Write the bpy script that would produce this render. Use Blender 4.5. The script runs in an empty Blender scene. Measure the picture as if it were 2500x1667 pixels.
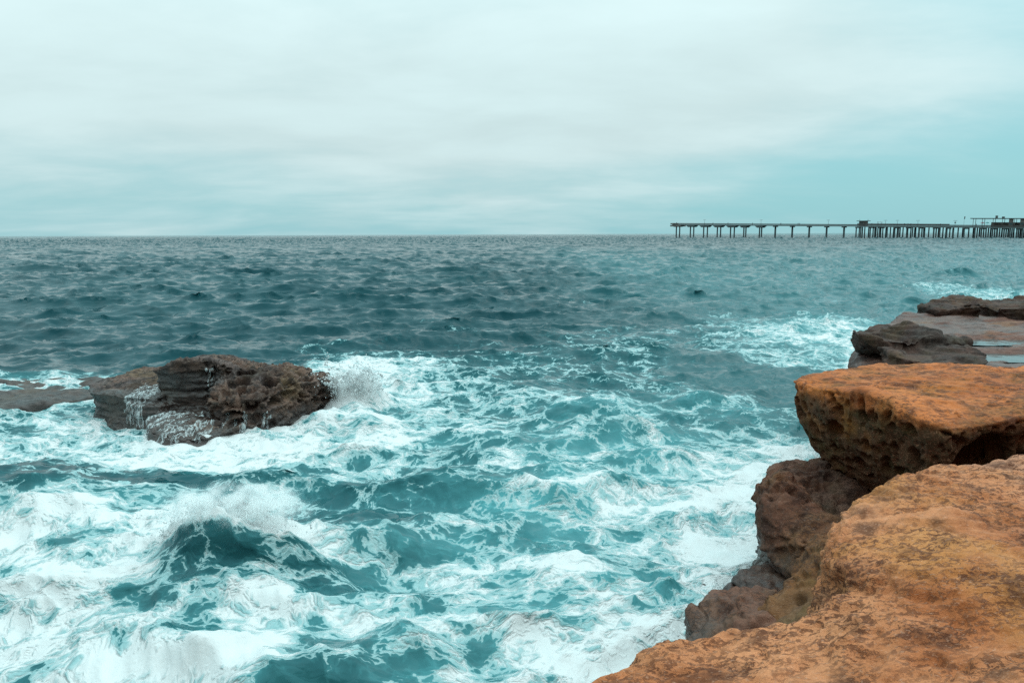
import bpy, math, numpy as np
from mathutils import Vector, Matrix

# ------------------------------------------------------------------ camera, sky, sun, exposure
scene = bpy.context.scene
COL = scene.collection
W_PX, H_PX, F_PX, EYE = 2500.0, 1667.0, 1819.0, 4.5
PITCH = math.atan((833.5 - 572) / F_PX)
ROLL = math.radians(0.22)

cam_data = bpy.data.cameras.new("camera")
cam_data.sensor_width = 36.0
cam_data.lens = 36.0 * F_PX / W_PX
cam_data.clip_start = 0.05
cam_data.clip_end = 60000
cam = bpy.data.objects.new("camera", cam_data)
COL.objects.link(cam)
cam.location = (0, 0, EYE)
cam.rotation_euler = (Matrix.Rotation(math.pi / 2 - PITCH, 3, 'X') @ Matrix.Rotation(-ROLL, 3, 'Z')).to_euler()
scene.camera = cam

SUN_ELEV, SUN_AZ = math.radians(52), math.radians(78)      # azimuth from +Y (out to sea) towards +X
world = bpy.data.worlds.new("World")
scene.world = world
world.use_nodes = True
WT = world.node_tree
WT.nodes.clear()


class NT:
    """small helper for wiring node trees"""
    def __init__(self, tree):
        self.t = tree

    def n(self, kind, ins=None, **props):
        nd = self.t.nodes.new(kind)
        for k, v in props.items():
            setattr(nd, k, v)
        for k, v in (ins or {}).items():
            sock = nd.inputs[k]
            if isinstance(v, bpy.types.NodeSocket):
                self.t.links.new(v, sock)
            else:
                if hasattr(sock.default_value, '__len__') and not hasattr(v, '__len__'):
                    v = [v] * len(sock.default_value)
                if hasattr(sock.default_value, '__len__') and len(sock.default_value) == 4 and len(v) == 3:
                    v = (*v, 1.0)
                sock.default_value = v
        return nd

    def m(self, op, a, b=0.0, c=0.0, clamp=False):
        return self.n('ShaderNodeMath', {0: a, 1: b, 2: c}, operation=op, use_clamp=clamp).outputs[0]

    def vm(self, op, a, b=(0, 0, 0), scale=None):
        nd = self.n('ShaderNodeVectorMath', {0: a, 1: b}, operation=op)
        if scale is not None:
            if isinstance(scale, bpy.types.NodeSocket):
                self.t.links.new(scale, nd.inputs['Scale'])
            else:
                nd.inputs['Scale'].default_value = scale
        return nd.outputs[0]

    def noise(self, vec, scale, detail=3.0, rough=0.55, out='Fac', dist=0.0):
        return self.n('ShaderNodeTexNoise', {'Vector': vec, 'Scale': scale, 'Detail': detail,
                                             'Roughness': rough, 'Distortion': dist}).outputs[out]

    def sstep(self, x, lo, hi, a=0.0, b=1.0):
        nd = self.n('ShaderNodeMapRange', {'Value': x, 'From Min': lo, 'From Max': hi, 'To Min': a, 'To Max': b},
                    interpolation_type='SMOOTHSTEP')
        return nd.outputs[0]

    def mix(self, f, a, b):
        nd = self.t.nodes.new('ShaderNodeMix')
        nd.data_type = 'RGBA'
        for sock, v in ((nd.inputs[0], f), (nd.inputs[6], a), (nd.inputs[7], b)):
            if isinstance(v, bpy.types.NodeSocket):
                self.t.links.new(v, sock)
            else:
                sock.default_value = v if not hasattr(v, '__len__') or len(v) == 4 else (*v, 1.0)
        return nd.outputs[2]

    def combine(self, x, y, z):
        return self.n('ShaderNodeCombineXYZ', {0: x, 1: y, 2: z}).outputs[0]

    def sep(self, v):
        return self.n('ShaderNodeSeparateXYZ', {0: v}).outputs


def build_sky():
    b = NT(WT)
    d = b.n('ShaderNodeTexCoord').outputs['Generated']
    s = b.sep(d)
    zc = b.m('MAXIMUM', s[2], 0.0)
    sky = b.n('ShaderNodeTexSky', sky_type='NISHITA', sun_disc=False)
    sky.sun_elevation = SUN_ELEV
    sky.sun_rotation = SUN_AZ
    sky.altitude = 5
    sky.dust_density = 2.0
    clear = b.vm('MULTIPLY', sky.outputs[0], (0.055, 0.130, 0.125))
    # a cloud layer seen in perspective, flattening towards the horizon
    den = b.m('ADD', zc, 0.16)
    p = b.combine(b.m('DIVIDE', s[0], den), b.m('DIVIDE', s[1], den), 0.0)
    big = b.noise(b.vm('ADD', p, (-8.1, 2.6, 0)), 0.30, 2.0, 0.5, dist=0.3)
    fine = b.noise(b.vm('MULTIPLY', p, (1.0, 1.4, 1)), 0.9, 6.0, 0.55, dist=0.2)
    t = b.m('ADD', b.m('MULTIPLY', big, 0.64), b.m('MULTIPLY', fine, 0.36))
    # the overcast is thicker out to sea and thins towards the east (right)
    t = b.m('ADD', t, b.m('MULTIPLY', b.sstep(s[0], 0.26, 0.66), -0.22))
    t = b.m('ADD', t, b.sstep(zc, 0.0, 0.14, -0.07, 0.05))
    cover = b.sstep(t, 0.30, 0.62)
    lum = b.m('ADD', b.m('MULTIPLY_ADD', zc, 0.18, 0.60), b.m('MULTIPLY', b.m('MULTIPLY', zc, zc), 1.15))          # overcast skies brighten towards the zenith
    thick = b.vm('SCALE', (0.99, 1.265, 1.285), scale=b.m('MULTIPLY', lum, b.sstep(fine, 0.30, 0.70, 0.93, 1.05)))
    thin = b.vm('SCALE', (0.56, 1.08, 1.17), scale=b.m('MULTIPLY', lum, 0.98))
    base = b.mix(0.10, thin, clear)
    col = b.mix(cover, base, thick)
    bg = b.n('ShaderNodeBackground', {'Color': col, 'Strength': 1.0})
    b.n('ShaderNodeOutputWorld', {0: bg.outputs[0]})


build_sky()

sun_data = bpy.data.lights.new("sun", 'SUN')
sun_data.energy = 1.4
sun_data.angle = math.radians(75)
sun_data.color = (1.0, 0.95, 0.89)
sun = bpy.data.objects.new("sun", sun_data)
COL.objects.link(sun)
sdir = Vector((math.sin(SUN_AZ) * math.cos(SUN_ELEV), math.cos(SUN_AZ) * math.cos(SUN_ELEV), math.sin(SUN_ELEV)))
sun.rotation_euler = (-sdir).to_track_quat('-Z', 'Y').to_euler()
sun.location = sdir * 50

vs = scene.view_settings
vs.view_transform = 'Standard'
vs.look = 'None'
vs.exposure = 0.0
vs.gamma = 1.0
vs.use_curve_mapping = False
scene.render.engine = 'CYCLES'
cy = scene.cycles
cy.max_bounces = 9
cy.diffuse_bounces = 1
cy.glossy_bounces = 3
cy.transmission_bounces = 3
cy.volume_bounces = 8
cy.volume_step_rate = 1.0
cy.volume_max_steps = 128
cy.use_denoising = False
cy.sample_clamp_indirect = 4.0

# ------------------------------------------------------------------ numeric helpers
S = 2500.0 / 2352.0            # measuring picture -> photograph pixels


def at(u, v, z=None, y=None):
    """world point seen at measuring-picture pixel (u, v), at height z or at distance y"""
    a = (u * S - 1250.0) / F_PX
    b = (833.5 - v * S) / F_PX - a * math.tan(ROLL)
    d = (a, math.cos(PITCH) + b * math.sin(PITCH), -math.sin(PITCH) + b * math.cos(PITCH))
    t = (z - EYE) / d[2] if z is not None else y / d[1]
    return (d[0] * t, d[1] * t, EYE + d[2] * t)


_rng = np.random.default_rng(5)
_G = _rng.normal(size=(256, 3)).astype(np.float32)
_G /= np.linalg.norm(_G, axis=1, keepdims=True)


def _hash(ix, iy, iz, seed):
    h = (ix.astype(np.uint32) * np.uint32(374761393) + iy.astype(np.uint32) * np.uint32(668265263)
         + iz.astype(np.uint32) * np.uint32(2147483647 - 1013) + np.uint32(seed * 7919 + 17))
    h = (h ^ (h >> np.uint32(13))) * np.uint32(1274126177)
    return h ^ (h >> np.uint32(16))


def pnoise(p, seed=0):
    p = np.asarray(p, np.float32)
    i = np.floor(p).astype(np.int64)
    f = (p - i).astype(np.float32)
    w = f * f * f * (f * (f * 6 - 15) + 10)
    out = np.zeros(len(p), np.float32)
    for dx in (0, 1):
        for dy in (0, 1):
            for dz in (0, 1):
                g = _G[_hash(i[:, 0] + dx, i[:, 1] + dy, i[:, 2] + dz, seed) & np.uint32(255)]
                dot = g[:, 0] * (f[:, 0] - dx) + g[:, 1] * (f[:, 1] - dy) + g[:, 2] * (f[:, 2] - dz)
                ww = ((w[:, 0] if dx else 1 - w[:, 0]) * (w[:, 1] if dy else 1 - w[:, 1])
                      * (w[:, 2] if dz else 1 - w[:, 2]))
                out += ww * dot
    return out * 1.5


def fbm(p, octs=4, seed=0, gain=0.5):
    out, a, q = 0.0, 1.0, np.asarray(p, np.float32)
    for o in range(octs):
        out = out + a * pnoise(q, seed + o * 13)
        a *= gain
        q = q * 2.03
    return out


def worley(p, seed=0, jitter=0.9):
    """distance to the nearest and second nearest feature point, and the nearest cell's random number"""
    p = np.asarray(p, np.float32)
    i = np.floor(p).astype(np.int64)
    f1 = np.full(len(p), 9.0, np.float32)
    f2 = f1.copy()
    rid = np.zeros(len(p), np.float32)
    for dx in (-1, 0, 1):
        for dy in (-1, 0, 1):
            for dz in (-1, 0, 1):
                c = i + (dx, dy, dz)
                h = _hash(c[:, 0], c[:, 1], c[:, 2], seed)
                q = np.stack([(h & np.uint32(1023)), ((h >> np.uint32(10)) & np.uint32(1023)),
                              ((h >> np.uint32(20)) & np.uint32(1023))], 1).astype(np.float32) / 1023.0
                q = c + 0.5 + (q - 0.5) * jitter
                d = np.sqrt(((q - p) ** 2).sum(1)).astype(np.float32)
                near = d < f1
                f2 = np.where(near, f1, np.minimum(f2, d))
                rid = np.where(near, ((h >> np.uint32(5)) & np.uint32(255)).astype(np.float32) / 255.0, rid)
                f1 = np.where(near, d, f1)
    return f1, f2, rid


def smooth(x, lo, hi):
    t = np.clip((x - lo) / (hi - lo), 0, 1)
    return t * t * (3 - 2 * t)


def smax(a, b, k):
    h = np.clip(0.5 + 0.5 * (a - b) / k, 0, 1)
    return b + (a - b) * h + k * h * (1 - h)


def smin(a, b, k):
    return -smax(-a, -b, k)


def poly_sd(x, y, pts):
    d = np.full(x.shape, 1e9, np.float32)
    inside = np.zeros(x.shape, bool)
    n = len(pts)
    for a in range(n):
        x0, y0 = pts[a]
        x1, y1 = pts[(a + 1) % n]
        ex, ey = x1 - x0, y1 - y0
        wx, wy = x - x0, y - y0
        t = np.clip((wx * ex + wy * ey) / (ex * ex + ey * ey), 0, 1)
        d = np.minimum(d, (wx - ex * t) ** 2 + (wy - ey * t) ** 2)
        c = ((y0 <= y) & (y < y1)) | ((y1 <= y) & (y < y0))
        with np.errstate(divide='ignore', invalid='ignore'):
            xi = x0 + (y - y0) * ex / (ey if abs(ey) > 1e-9 else 1e-9)
        inside ^= c & (x < xi)
    d = np.sqrt(d)
    return np.where(inside, -d, d)


def slab(x, y, z, pts, top, bottom, k=0.12, inset=None):
    """rounded prism over a plan outline; top, bottom and inset may be functions"""
    d = poly_sd(x, y, pts)
    if inset is not None:
        d = d + inset(x, y, z)
    tp = top(x, y) if callable(top) else top
    bt = bottom(x, y) if callable(bottom) else bottom
    return smax(smax(d, z - tp, k), bt - z, k * 0.6)


def ellipsoid(x, y, z, c, r):
    q = np.sqrt(((x - c[0]) / r[0]) ** 2 + ((y - c[1]) / r[1]) ** 2 + ((z - c[2]) / r[2]) ** 2)
    return (q - 1) * min(r)


def capsule(x, y, z, a, b, r0, r1=None):
    a, b = np.array(a, float), np.array(b, float)
    r1 = r0 if r1 is None else r1
    e = b - a
    t = np.clip(((x - a[0]) * e[0] + (y - a[1]) * e[1] + (z - a[2]) * e[2]) / (e @ e), 0, 1)
    return np.sqrt((x - a[0] - e[0] * t) ** 2 + (y - a[1] - e[1] * t) ** 2 + (z - a[2] - e[2] * t) ** 2) - (r0 + (r1 - r0) * t)


def surface_nets(sdf, lo, hi, h):
    nx, ny, nz = [int(round((b - a) / h)) + 1 for a, b in zip(lo, hi)]
    X = (lo[0] + h * np.arange(nx)).astype(np.float32)[:, None, None]
    Y = (lo[1] + h * np.arange(ny)).astype(np.float32)[None, :, None]
    Z = (lo[2] + h * np.arange(nz)).astype(np.float32)[None, None, :]
    X, Y, Z = np.broadcast_arrays(X, Y, Z)
    F = np.asarray(sdf(X, Y, Z), np.float32).copy()
    for ax in range(3):                       # close the surface at the borders of the block
        sl = [slice(None)] * 3
        for e in (0, -1):
            sl[ax] = e
            F[tuple(sl)] = np.maximum(F[tuple(sl)], h * 0.5)
    neg = F < 0
    cs = (nx - 1, ny - 1, nz - 1)
    cnt = np.zeros(cs, np.float32)
    acc = np.zeros(cs + (3,), np.float32)
    for ax in range(3):
        o1, o2 = [a for a in range(3) if a != ax]
        sl0 = [slice(None)] * 3
        sl1 = [slice(None)] * 3
        sl0[ax] = slice(0, -1)
        sl1[ax] = slice(1, None)
        A, B = F[tuple(sl0)], F[tuple(sl1)]
        cross = neg[tuple(sl0)] != neg[tuple(sl1)]
        with np.errstate(divide='ignore', invalid='ignore'):
            t = np.where(cross, A / (A - B), 0)
        for d1 in (0, 1):
            for d2 in (0, 1):
                s = [None] * 3
                s[ax] = slice(None)
                s[o1] = slice(d1, d1 + cs[o1])
                s[o2] = slice(d2, d2 + cs[o2])
                c = cross[tuple(s)]
                cnt += c
                acc[..., ax] += np.where(c, t[tuple(s)], 0)
                acc[..., o1] += c * d1
                acc[..., o2] += c * d2
    act = cnt > 0
    idx = np.full(cs, -1, np.int64)
    idx[act] = np.arange(act.sum())
    V = np.argwhere(act).astype(np.float32) + acc[act] / cnt[act][:, None]
    V = V * h + np.array(lo, np.float32)
    quads = []
    for ax in range(3):
        o1, o2 = [(1, 2), (2, 0), (0, 1)][ax]
        s = [slice(1, -1)] * 3
        s[ax] = slice(0, -1)
        s1 = list(s)
        s1[ax] = slice(1, None)
        a, b = neg[tuple(s)], neg[tuple(s1)]
        P = np.argwhere(a != b)
        if not len(P):
            continue
        flip = ~a[tuple(P.T)]
        P[:, o1] += 1
        P[:, o2] += 1
        ring = []
        for d1, d2 in ((-1, -1), (0, -1), (0, 0), (-1, 0)):
            q = P.copy()
            q[:, o1] += d1
            q[:, o2] += d2
            ring.append(idx[tuple(q.T)])
        Q = np.stack(ring, 1)
        Q[flip] = Q[flip][:, ::-1]
        quads.append(Q)
    Q = np.concatenate(quads)
    return V, Q[(Q >= 0).all(1)]


def make_mesh(name, V, Fc, smooth_shade=True):
    """mesh from numpy arrays (all faces with the same number of corners)"""
    me = bpy.data.meshes.new(name)
    n, k = Fc.shape
    me.vertices.add(len(V))
    me.vertices.foreach_set('co', np.ascontiguousarray(V, np.float32).ravel())
    me.loops.add(n * k)
    me.loops.foreach_set('vertex_index', np.ascontiguousarray(Fc, np.int32).ravel())
    me.polygons.add(n)
    me.polygons.foreach_set('loop_start', np.arange(0, n * k, k, dtype=np.int32))
    me.polygons.foreach_set('loop_total', np.full(n, k, np.int32))
    me.update(calc_edges=True)
    me.polygons.foreach_set('use_smooth', np.full(n, smooth_shade, bool))
    me.validate()
    return me


def subdivide(V, Q):
    """one level of plain quad subdivision"""
    e = np.concatenate([Q[:, [0, 1]], Q[:, [1, 2]], Q[:, [2, 3]], Q[:, [3, 0]]])
    es = np.sort(e, 1)
    key = es[:, 0] * np.int64(len(V)) + es[:, 1]
    uk, inv = np.unique(key, return_inverse=True)
    em = (V[uk // len(V)] + V[uk % len(V)]) * 0.5
    fm = V[Q].mean(1)
    n, ne, nq = len(V), len(uk), len(Q)
    E = inv.reshape(4, nq) + n
    Fi = np.arange(nq) + n + ne
    out = np.concatenate([np.stack([Q[:, 0], E[0], Fi, E[3]], 1), np.stack([E[0], Q[:, 1], E[1], Fi], 1),
                          np.stack([Fi, E[1], Q[:, 2], E[2]], 1), np.stack([E[3], Fi, E[2], Q[:, 3]], 1)])
    return np.concatenate([V, em, fm]).astype(np.float32), out


def normals(V, Q):
    n = np.cross(V[Q[:, 2]] - V[Q[:, 0]], V[Q[:, 3]] - V[Q[:, 1]])
    N = np.zeros_like(V)
    for c in range(4):
        for a in range(3):
            N[:, a] += np.bincount(Q[:, c], n[:, a], len(V)).astype(np.float32)
    return N / np.maximum(np.linalg.norm(N, axis=1, keepdims=True), 1e-9)


def rock_mesh(name, sdf, lo, hi, h, disp, subs=1, keep=None, wet=None):
    V, Q = surface_nets(sdf, lo, hi, h)
    Q = Q[~((V[Q][:, :, 2] < lo[2] + 1.5 * h).all(1))]          # no underside below the water
    if keep is not None:                                        # no walls where the rock runs on into the land
        Q = Q[keep(V[Q].mean(1))]
    used, inv = np.unique(Q, return_inverse=True)
    V, Q = V[used], inv.reshape(Q.shape)
    for _ in range(subs):
        V, Q = subdivide(V, Q)
        e = h * 0.35
        for _i in range(2):                   # settle the new vertices onto the smooth shape
            d = sdf(V[:, 0], V[:, 1], V[:, 2])
            g = np.stack([sdf(V[:, 0] + e, V[:, 1], V[:, 2]) - d, sdf(V[:, 0], V[:, 1] + e, V[:, 2]) - d,
                          sdf(V[:, 0], V[:, 1], V[:, 2] + e) - d], 1) / e
            gl = np.maximum(np.linalg.norm(g, axis=1, keepdims=True), 0.3)
            V = (V - g / gl ** 2 * np.clip(d, -h, h)[:, None]).astype(np.float32)
    N = normals(V, Q)
    V = V + N * disp(V, N)[:, None]
    me = make_mesh(name, V, Q)
    if wet is not None:
        wa = me.attributes.new('wet', 'FLOAT', 'POINT')
        wa.data.foreach_set('value', wet(V).astype(np.float32))
    return me


def link(name, me, mat=None, parent=None, label=None, cat=None, group=None, kind=None):
    o = bpy.data.objects.new(name, me)
    COL.objects.link(o)
    if mat is not None and me is not None and not me.materials:
        me.materials.append(mat)
    if parent is not None:
        o.parent = parent
    for k, v in (('label', label), ('category', cat), ('group', group), ('kind', kind)):
        if v:
            o[k] = v
    return o


def new_mat(name):
    m = bpy.data.materials.new(name)
    m.use_nodes = True
    m.node_tree.nodes.clear()
    return m, NT(m.node_tree)


# ------------------------------------------------------------------ materials
def rock_material(name, pale, mid, dark, streak=1.0, moss=0.0, wet_z=0.5, wet_top=0.0, rough=0.85, fine=1.0, bump=0.6, side_shade=None):
    m, b = new_mat(name)
    p = b.n('ShaderNodeNewGeometry').outputs['Position']
    s = b.sep(p)
    big = b.noise(p, 0.9, 4, 0.6)
    flat = b.vm('MULTIPLY', p, (1.0, 1.9, 2.6))
    fl = b.noise(flat, 11.0 * fine, 5, 0.62, dist=0.6)            # thin flaking patches
    fl2 = b.noise(b.vm('ADD', flat, (7.3, 1.2, 4.4)), 27.0 * fine, 4, 0.6)
    grain = b.noise(p, 130.0, 2, 0.6)
    midn = b.noise(b.vm('ADD', p, (3, 9, 1)), 3.2, 5, 0.6)
    c = b.mix(b.sstep(big, 0.36, 0.64), mid, pale)
    if side_shade:                                                        # mossy brown below the orange cap, shade of the side painted in
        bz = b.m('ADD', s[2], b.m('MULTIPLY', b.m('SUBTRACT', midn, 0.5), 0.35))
        bc = b.mix(b.sstep(b.noise(b.vm('MULTIPLY', p, (2.5, 2.5, 0.8)), 2.0, 4, 0.6), 0.35, 0.65), side_shade[1], side_shade[2])
        c = b.mix(b.sstep(bz, side_shade[0] + 0.10, side_shade[0] - 0.10), c, bc)
    hue = b.noise(b.vm('ADD', p, (8.8, 2.1, 0.4)), 0.75, 3, 0.5)
    pk = [0.75 * pale[0], 0.85 * pale[1] + 0.02, 1.25 * pale[2] + 0.01]
    oc = [0.92 * pale[0], 0.98 * pale[1], 0.62 * pale[2]]
    c = b.mix(b.sstep(hue, 0.52, 0.66, 0, 0.55), c, pk)
    c = b.mix(b.sstep(hue, 0.46, 0.34, 0, 0.55), c, oc)
    c = b.mix(b.sstep(midn, 0.50, 0.68, 0, 0.75), c, dark)
    flk = b.sstep(b.m('ADD', b.m('MULTIPLY', fl, 0.7), b.m('MULTIPLY', fl2, 0.3)), 0.485, 0.545)
    worn = b.sstep(b.noise(b.vm('ADD', b.vm('MULTIPLY', p, (1, 1.6, 1)), (4.2, 0.3, 2.2)), 1.25, 3, 0.5), 0.34, 0.52, 0.22, 1.0)      # smooth, worn places
    flk = b.m('MULTIPLY', b.m('MULTIPLY', flk, worn), b.m('MULTIPLY', b.sstep(midn, 0.3, 0.6, 0.45, 0.95), streak), clamp=True)
    c = b.mix(flk, c, b.mix(0.16, dark, mid))
    c = b.mix(b.m('MULTIPLY', b.sstep(fl2, 0.55, 0.7), 0.45 * streak), c, b.mix(0.35, pale, (0.70, 0.52, 0.42)))
    c = b.mix(b.sstep(grain, 0.2, 0.8, 0.0, 0.22), c, dark)
    if moss:
        mo = b.m('MULTIPLY', b.sstep(b.noise(b.vm('ADD', p, (1, 5, 8)), 2.1, 4, 0.6), 0.48, 0.66), moss)
        c = b.mix(mo, c, b.mix(b.noise(p, 14.0, 3), (0.030, 0.036, 0.007), (0.14, 0.085, 0.016)))
    wet_shade_at = b.n('ShaderNodeAttribute', attribute_name='wet').outputs['Fac']
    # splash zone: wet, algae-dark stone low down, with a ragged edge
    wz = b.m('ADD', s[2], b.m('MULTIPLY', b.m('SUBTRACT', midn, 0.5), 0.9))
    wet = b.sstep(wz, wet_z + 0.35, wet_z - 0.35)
    wet = b.m('MAXIMUM', wet, wet_shade_at)
    if wet_top:
        wt = b.m('MULTIPLY', b.sstep(b.noise(b.vm('MULTIPLY', p, (0.5, 1.5, 1)), 1.2, 4, 0.6), 0.40, 0.52), wet_top)
        wet = b.m('MAXIMUM', wet, wt)
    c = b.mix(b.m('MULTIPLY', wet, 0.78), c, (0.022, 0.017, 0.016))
    r = b.m('SUBTRACT', rough, b.m('MULTIPLY', wet, rough - 0.22))
    hgt = b.m('ADD', b.m('MULTIPLY', fl, 0.55), b.m('ADD', b.m('MULTIPLY', fl2, 0.3), b.m('MULTIPLY', grain, 0.10)))
    hgt = b.m('SUBTRACT', hgt, b.m('MULTIPLY', flk, 0.18))
    bp = b.n('ShaderNodeBump', {'Height': hgt, 'Strength': bump, 'Distance': 0.035 / fine})
    bs = b.n('ShaderNodeBsdfPrincipled', {'Base Color': c, 'Roughness': r, 'Normal': bp.outputs[0],
                                          'Specular IOR Level': b.m('ADD', 0.25, b.m('MULTIPLY', wet, 0.3))})
    b.n('ShaderNodeOutputMaterial', {0: bs.outputs[0]})
    return m


def flat_material(name, col, rough=0.7, var=0.25, scale=3.0, metal=0.0):
    m, b = new_mat(name)
    p = b.n('ShaderNodeTexCoord').outputs['Object']
    nz = b.noise(p, scale, 4, 0.6)
    c = b.mix(b.sstep(nz, 0.3, 0.7), [x * (1 - var) for x in col], [min(1, x * (1 + var)) for x in col])
    bs = b.n('ShaderNodeBsdfPrincipled', {'Base Color': c, 'Roughness': rough, 'Metallic': metal})
    b.n('ShaderNodeOutputMaterial', {0: bs.outputs[0]})
    return m


M_LEDGE = rock_material('sandstone_ledge', (0.60, 0.240, 0.110), (0.40, 0.122, 0.040), (0.055, 0.019, 0.011), 1.0, 0.06, 0.2, bump=0.9, fine=1.5)
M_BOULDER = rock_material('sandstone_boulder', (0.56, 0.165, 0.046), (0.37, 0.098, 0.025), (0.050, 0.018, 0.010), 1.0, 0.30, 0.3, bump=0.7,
                          side_shade=(2.40, (0.110, 0.048, 0.022), (0.045, 0.028, 0.012)))
M_BROWN = rock_material('brown_rock', (0.20, 0.080, 0.046), (0.105, 0.039, 0.023), (0.026, 0.012, 0.009), 0.8, 0.15, 0.65, bump=0.9)
M_GOLD = rock_material('mossy_rock', (0.22, 0.088, 0.032), (0.120, 0.044, 0.018), (0.030, 0.014, 0.009), 0.8, 0.35, 0.4, bump=0.9)
M_WETSHELF = rock_material('wet_shelf', (0.205, 0.092, 0.064), (0.110, 0.047, 0.035), (0.035, 0.018, 0.015), 0.7, 0.0, 0.8, wet_top=0.55, rough=0.8, fine=0.6)
M_DARKROCK = rock_material('dark_rock', (0.090, 0.044, 0.032), (0.040, 0.021, 0.017), (0.013, 0.010, 0.009), 0.7, 0.15, 1.6, fine=0.6)
M_SEAROCK = rock_material('sea_rock', (0.185, 0.108, 0.080), (0.042, 0.025, 0.020), (0.010, 0.008, 0.008), 0.9, 0.10, 0.30, rough=0.6, fine=0.35, bump=0.5)


def sea_material():
    m, b = new_mat('sea_water')
    uv = b.n('ShaderNodeAttribute', attribute_name='rest').outputs['Vector']
    far = b.n('ShaderNodeAttribute', attribute_name='far').outputs['Fac']
    foam = b.n('ShaderNodeAttribute', attribute_name='foam').outputs['Fac']
    milk_light = b.n('ShaderNodeAttribute', attribute_name='milk_light').outputs['Fac']
    warp = b.vm('SUBTRACT', b.noise(uv, 0.8, 2, 0.5, out='Color'), (0.5, 0.5, 0.5))
    warp2 = b.vm('SUBTRACT', b.noise(uv, 3.6, 3, 0.6, out='Color'), (0.5, 0.5, 0.5))
    q = b.vm('ADD', b.vm('ADD', uv, b.vm('SCALE', warp, scale=0.9)), b.vm('SCALE', warp2, scale=0.26))
    q = b.vm('MULTIPLY', q, (0.62, 1.0, 1.0))

    def cells(scale, off):
        return b.n('ShaderNodeTexVoronoi', {'Vector': b.vm('ADD', q, (off, off * 2, 0)), 'Scale': scale}, feature='DISTANCE_TO_EDGE',
                   voronoi_dimensions='2D').outputs['Distance']
    v1 = cells(1.1, 0.0)
    v2 = cells(2.6, 3.0)
    v3 = cells(6.5, 7.0)
    v4 = cells(17.0, 11.0)
    fb = b.noise(q, 3.0, 5, 0.6)
    fb2 = b.noise(b.vm('MULTIPLY', uv, (0.55, 1.0, 1)), 0.6, 4, 0.55)
    h = b.m('ADD', b.m('MULTIPLY', v1, 0.75), b.m('MULTIPLY', v2, 0.85))
    h = b.m('ADD', h, b.m('MULTIPLY', v3, 0.62))
    h = b.m('ADD', h, b.m('MULTIPLY', b.m('SUBTRACT', fb, 0.5), 0.55))
    h = b.m('ADD', h, b.m('MULTIPLY', b.m('SUBTRACT', fb2, 0.5), 1.0))
    h = b.m('ADD', h, b.m('MULTIPLY', v4, 0.40))
    h = b.m('ADD', h, 0.11)
    dlt = b.m('SUBTRACT', foam, h)
    mask = b.sstep(dlt, -0.01, 0.04)
    thick = b.sstep(dlt, 0.0, 0.55)
    # colours of the water itself: deep, and milky for air bubbles and for light painted into wave faces
    deep = b.mix(b.sstep(b.noise(uv, 0.05, 3), 0.35, 0.65), (0.0012, 0.033, 0.041), (0.003, 0.042, 0.050))
    aer = b.m('ADD', milk_light, b.m('MULTIPLY', b.sstep(dlt, -0.25, 0.0), 0.22), clamp=True)
    aer = b.m('MULTIPLY', aer, b.sstep(b.noise(q, 1.3, 4), 0.25, 0.75, 0.55, 1.0))
    wcol = b.mix(aer, deep, (0.075, 0.275, 0.295))
    # ripples
    r1 = b.noise(b.vm('MULTIPLY', uv, (0.6, 1.0, 1)), 2.2, 3, 0.55)
    r2 = b.noise(b.vm('MULTIPLY', uv, (0.6, 1.0, 1)), 0.42, 3, 0.55)
    r1 = b.m('SUBTRACT', 1.0, b.m('ABSOLUTE', b.m('MULTIPLY_ADD', r1, 2.0, -1.0)))      # sharp little crests
    r2 = b.m('SUBTRACT', 1.0, b.m('ABSOLUTE', b.m('MULTIPLY_ADD', r2, 2.0, -1.0)))
    r3 = b.noise(b.vm('MULTIPLY', uv, (0.45, 1.0, 1)), 0.16, 3, 0.55)
    rip = b.m('ADD', b.m('MULTIPLY', r1, 0.06), b.m('MULTIPLY', r2, 0.27))
    # waves too far away for the mesh to carry them
    rip = b.m('ADD', rip, b.m('MULTIPLY', far, b.m('ADD', b.m('MULTIPLY', r3, 9.0), b.m('MULTIPLY', r2, 1.8))))
    bw = b.n('ShaderNodeBump', {'Height': rip, 'Strength': 1.0, 'Distance': 0.36})
    water = b.n('ShaderNodeBsdfPrincipled', {'Base Color': wcol, 'Roughness': 0.08, 'IOR': 1.333,
                                             'Normal': bw.outputs[0], 'Specular IOR Level': 0.28, 'Specular Tint': (0.50, 0.90, 1.0)})
    fz = b.noise(q, 5.0, 4, 0.6)
    fcol = b.mix(b.sstep(b.m('ADD', thick, b.m('MULTIPLY', b.m('SUBTRACT', fz, 0.5), 1.1)), 0.05, 0.95),
                 (0.25, 0.42, 0.43), (0.60, 0.62, 0.62))
    fh = b.m('ADD', b.m('MULTIPLY', thick, 0.8), b.m('MULTIPLY', fz, 0.6))
    bf = b.n('ShaderNodeBump', {'Height': fh, 'Strength': 0.55, 'Distance': 0.10})
    fo = b.n('ShaderNodeBsdfPrincipled', {'Base Color': fcol, 'Roughness': 0.55, 'Normal': bf.outputs[0],
                                          'Specular IOR Level': 0.3})
    op = b.m('MULTIPLY', mask, b.sstep(b.m('ADD', dlt, b.m('MULTIPLY', b.m('SUBTRACT', fz, 0.5), 0.5)), -0.12, 0.14, 0.45, 1.0))
    mx = b.n('ShaderNodeMixShader', {0: op, 1: water.outputs[0], 2: fo.outputs[0]})
    b.n('ShaderNodeOutputMaterial', {0: mx.outputs[0]})
    return m


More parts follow.
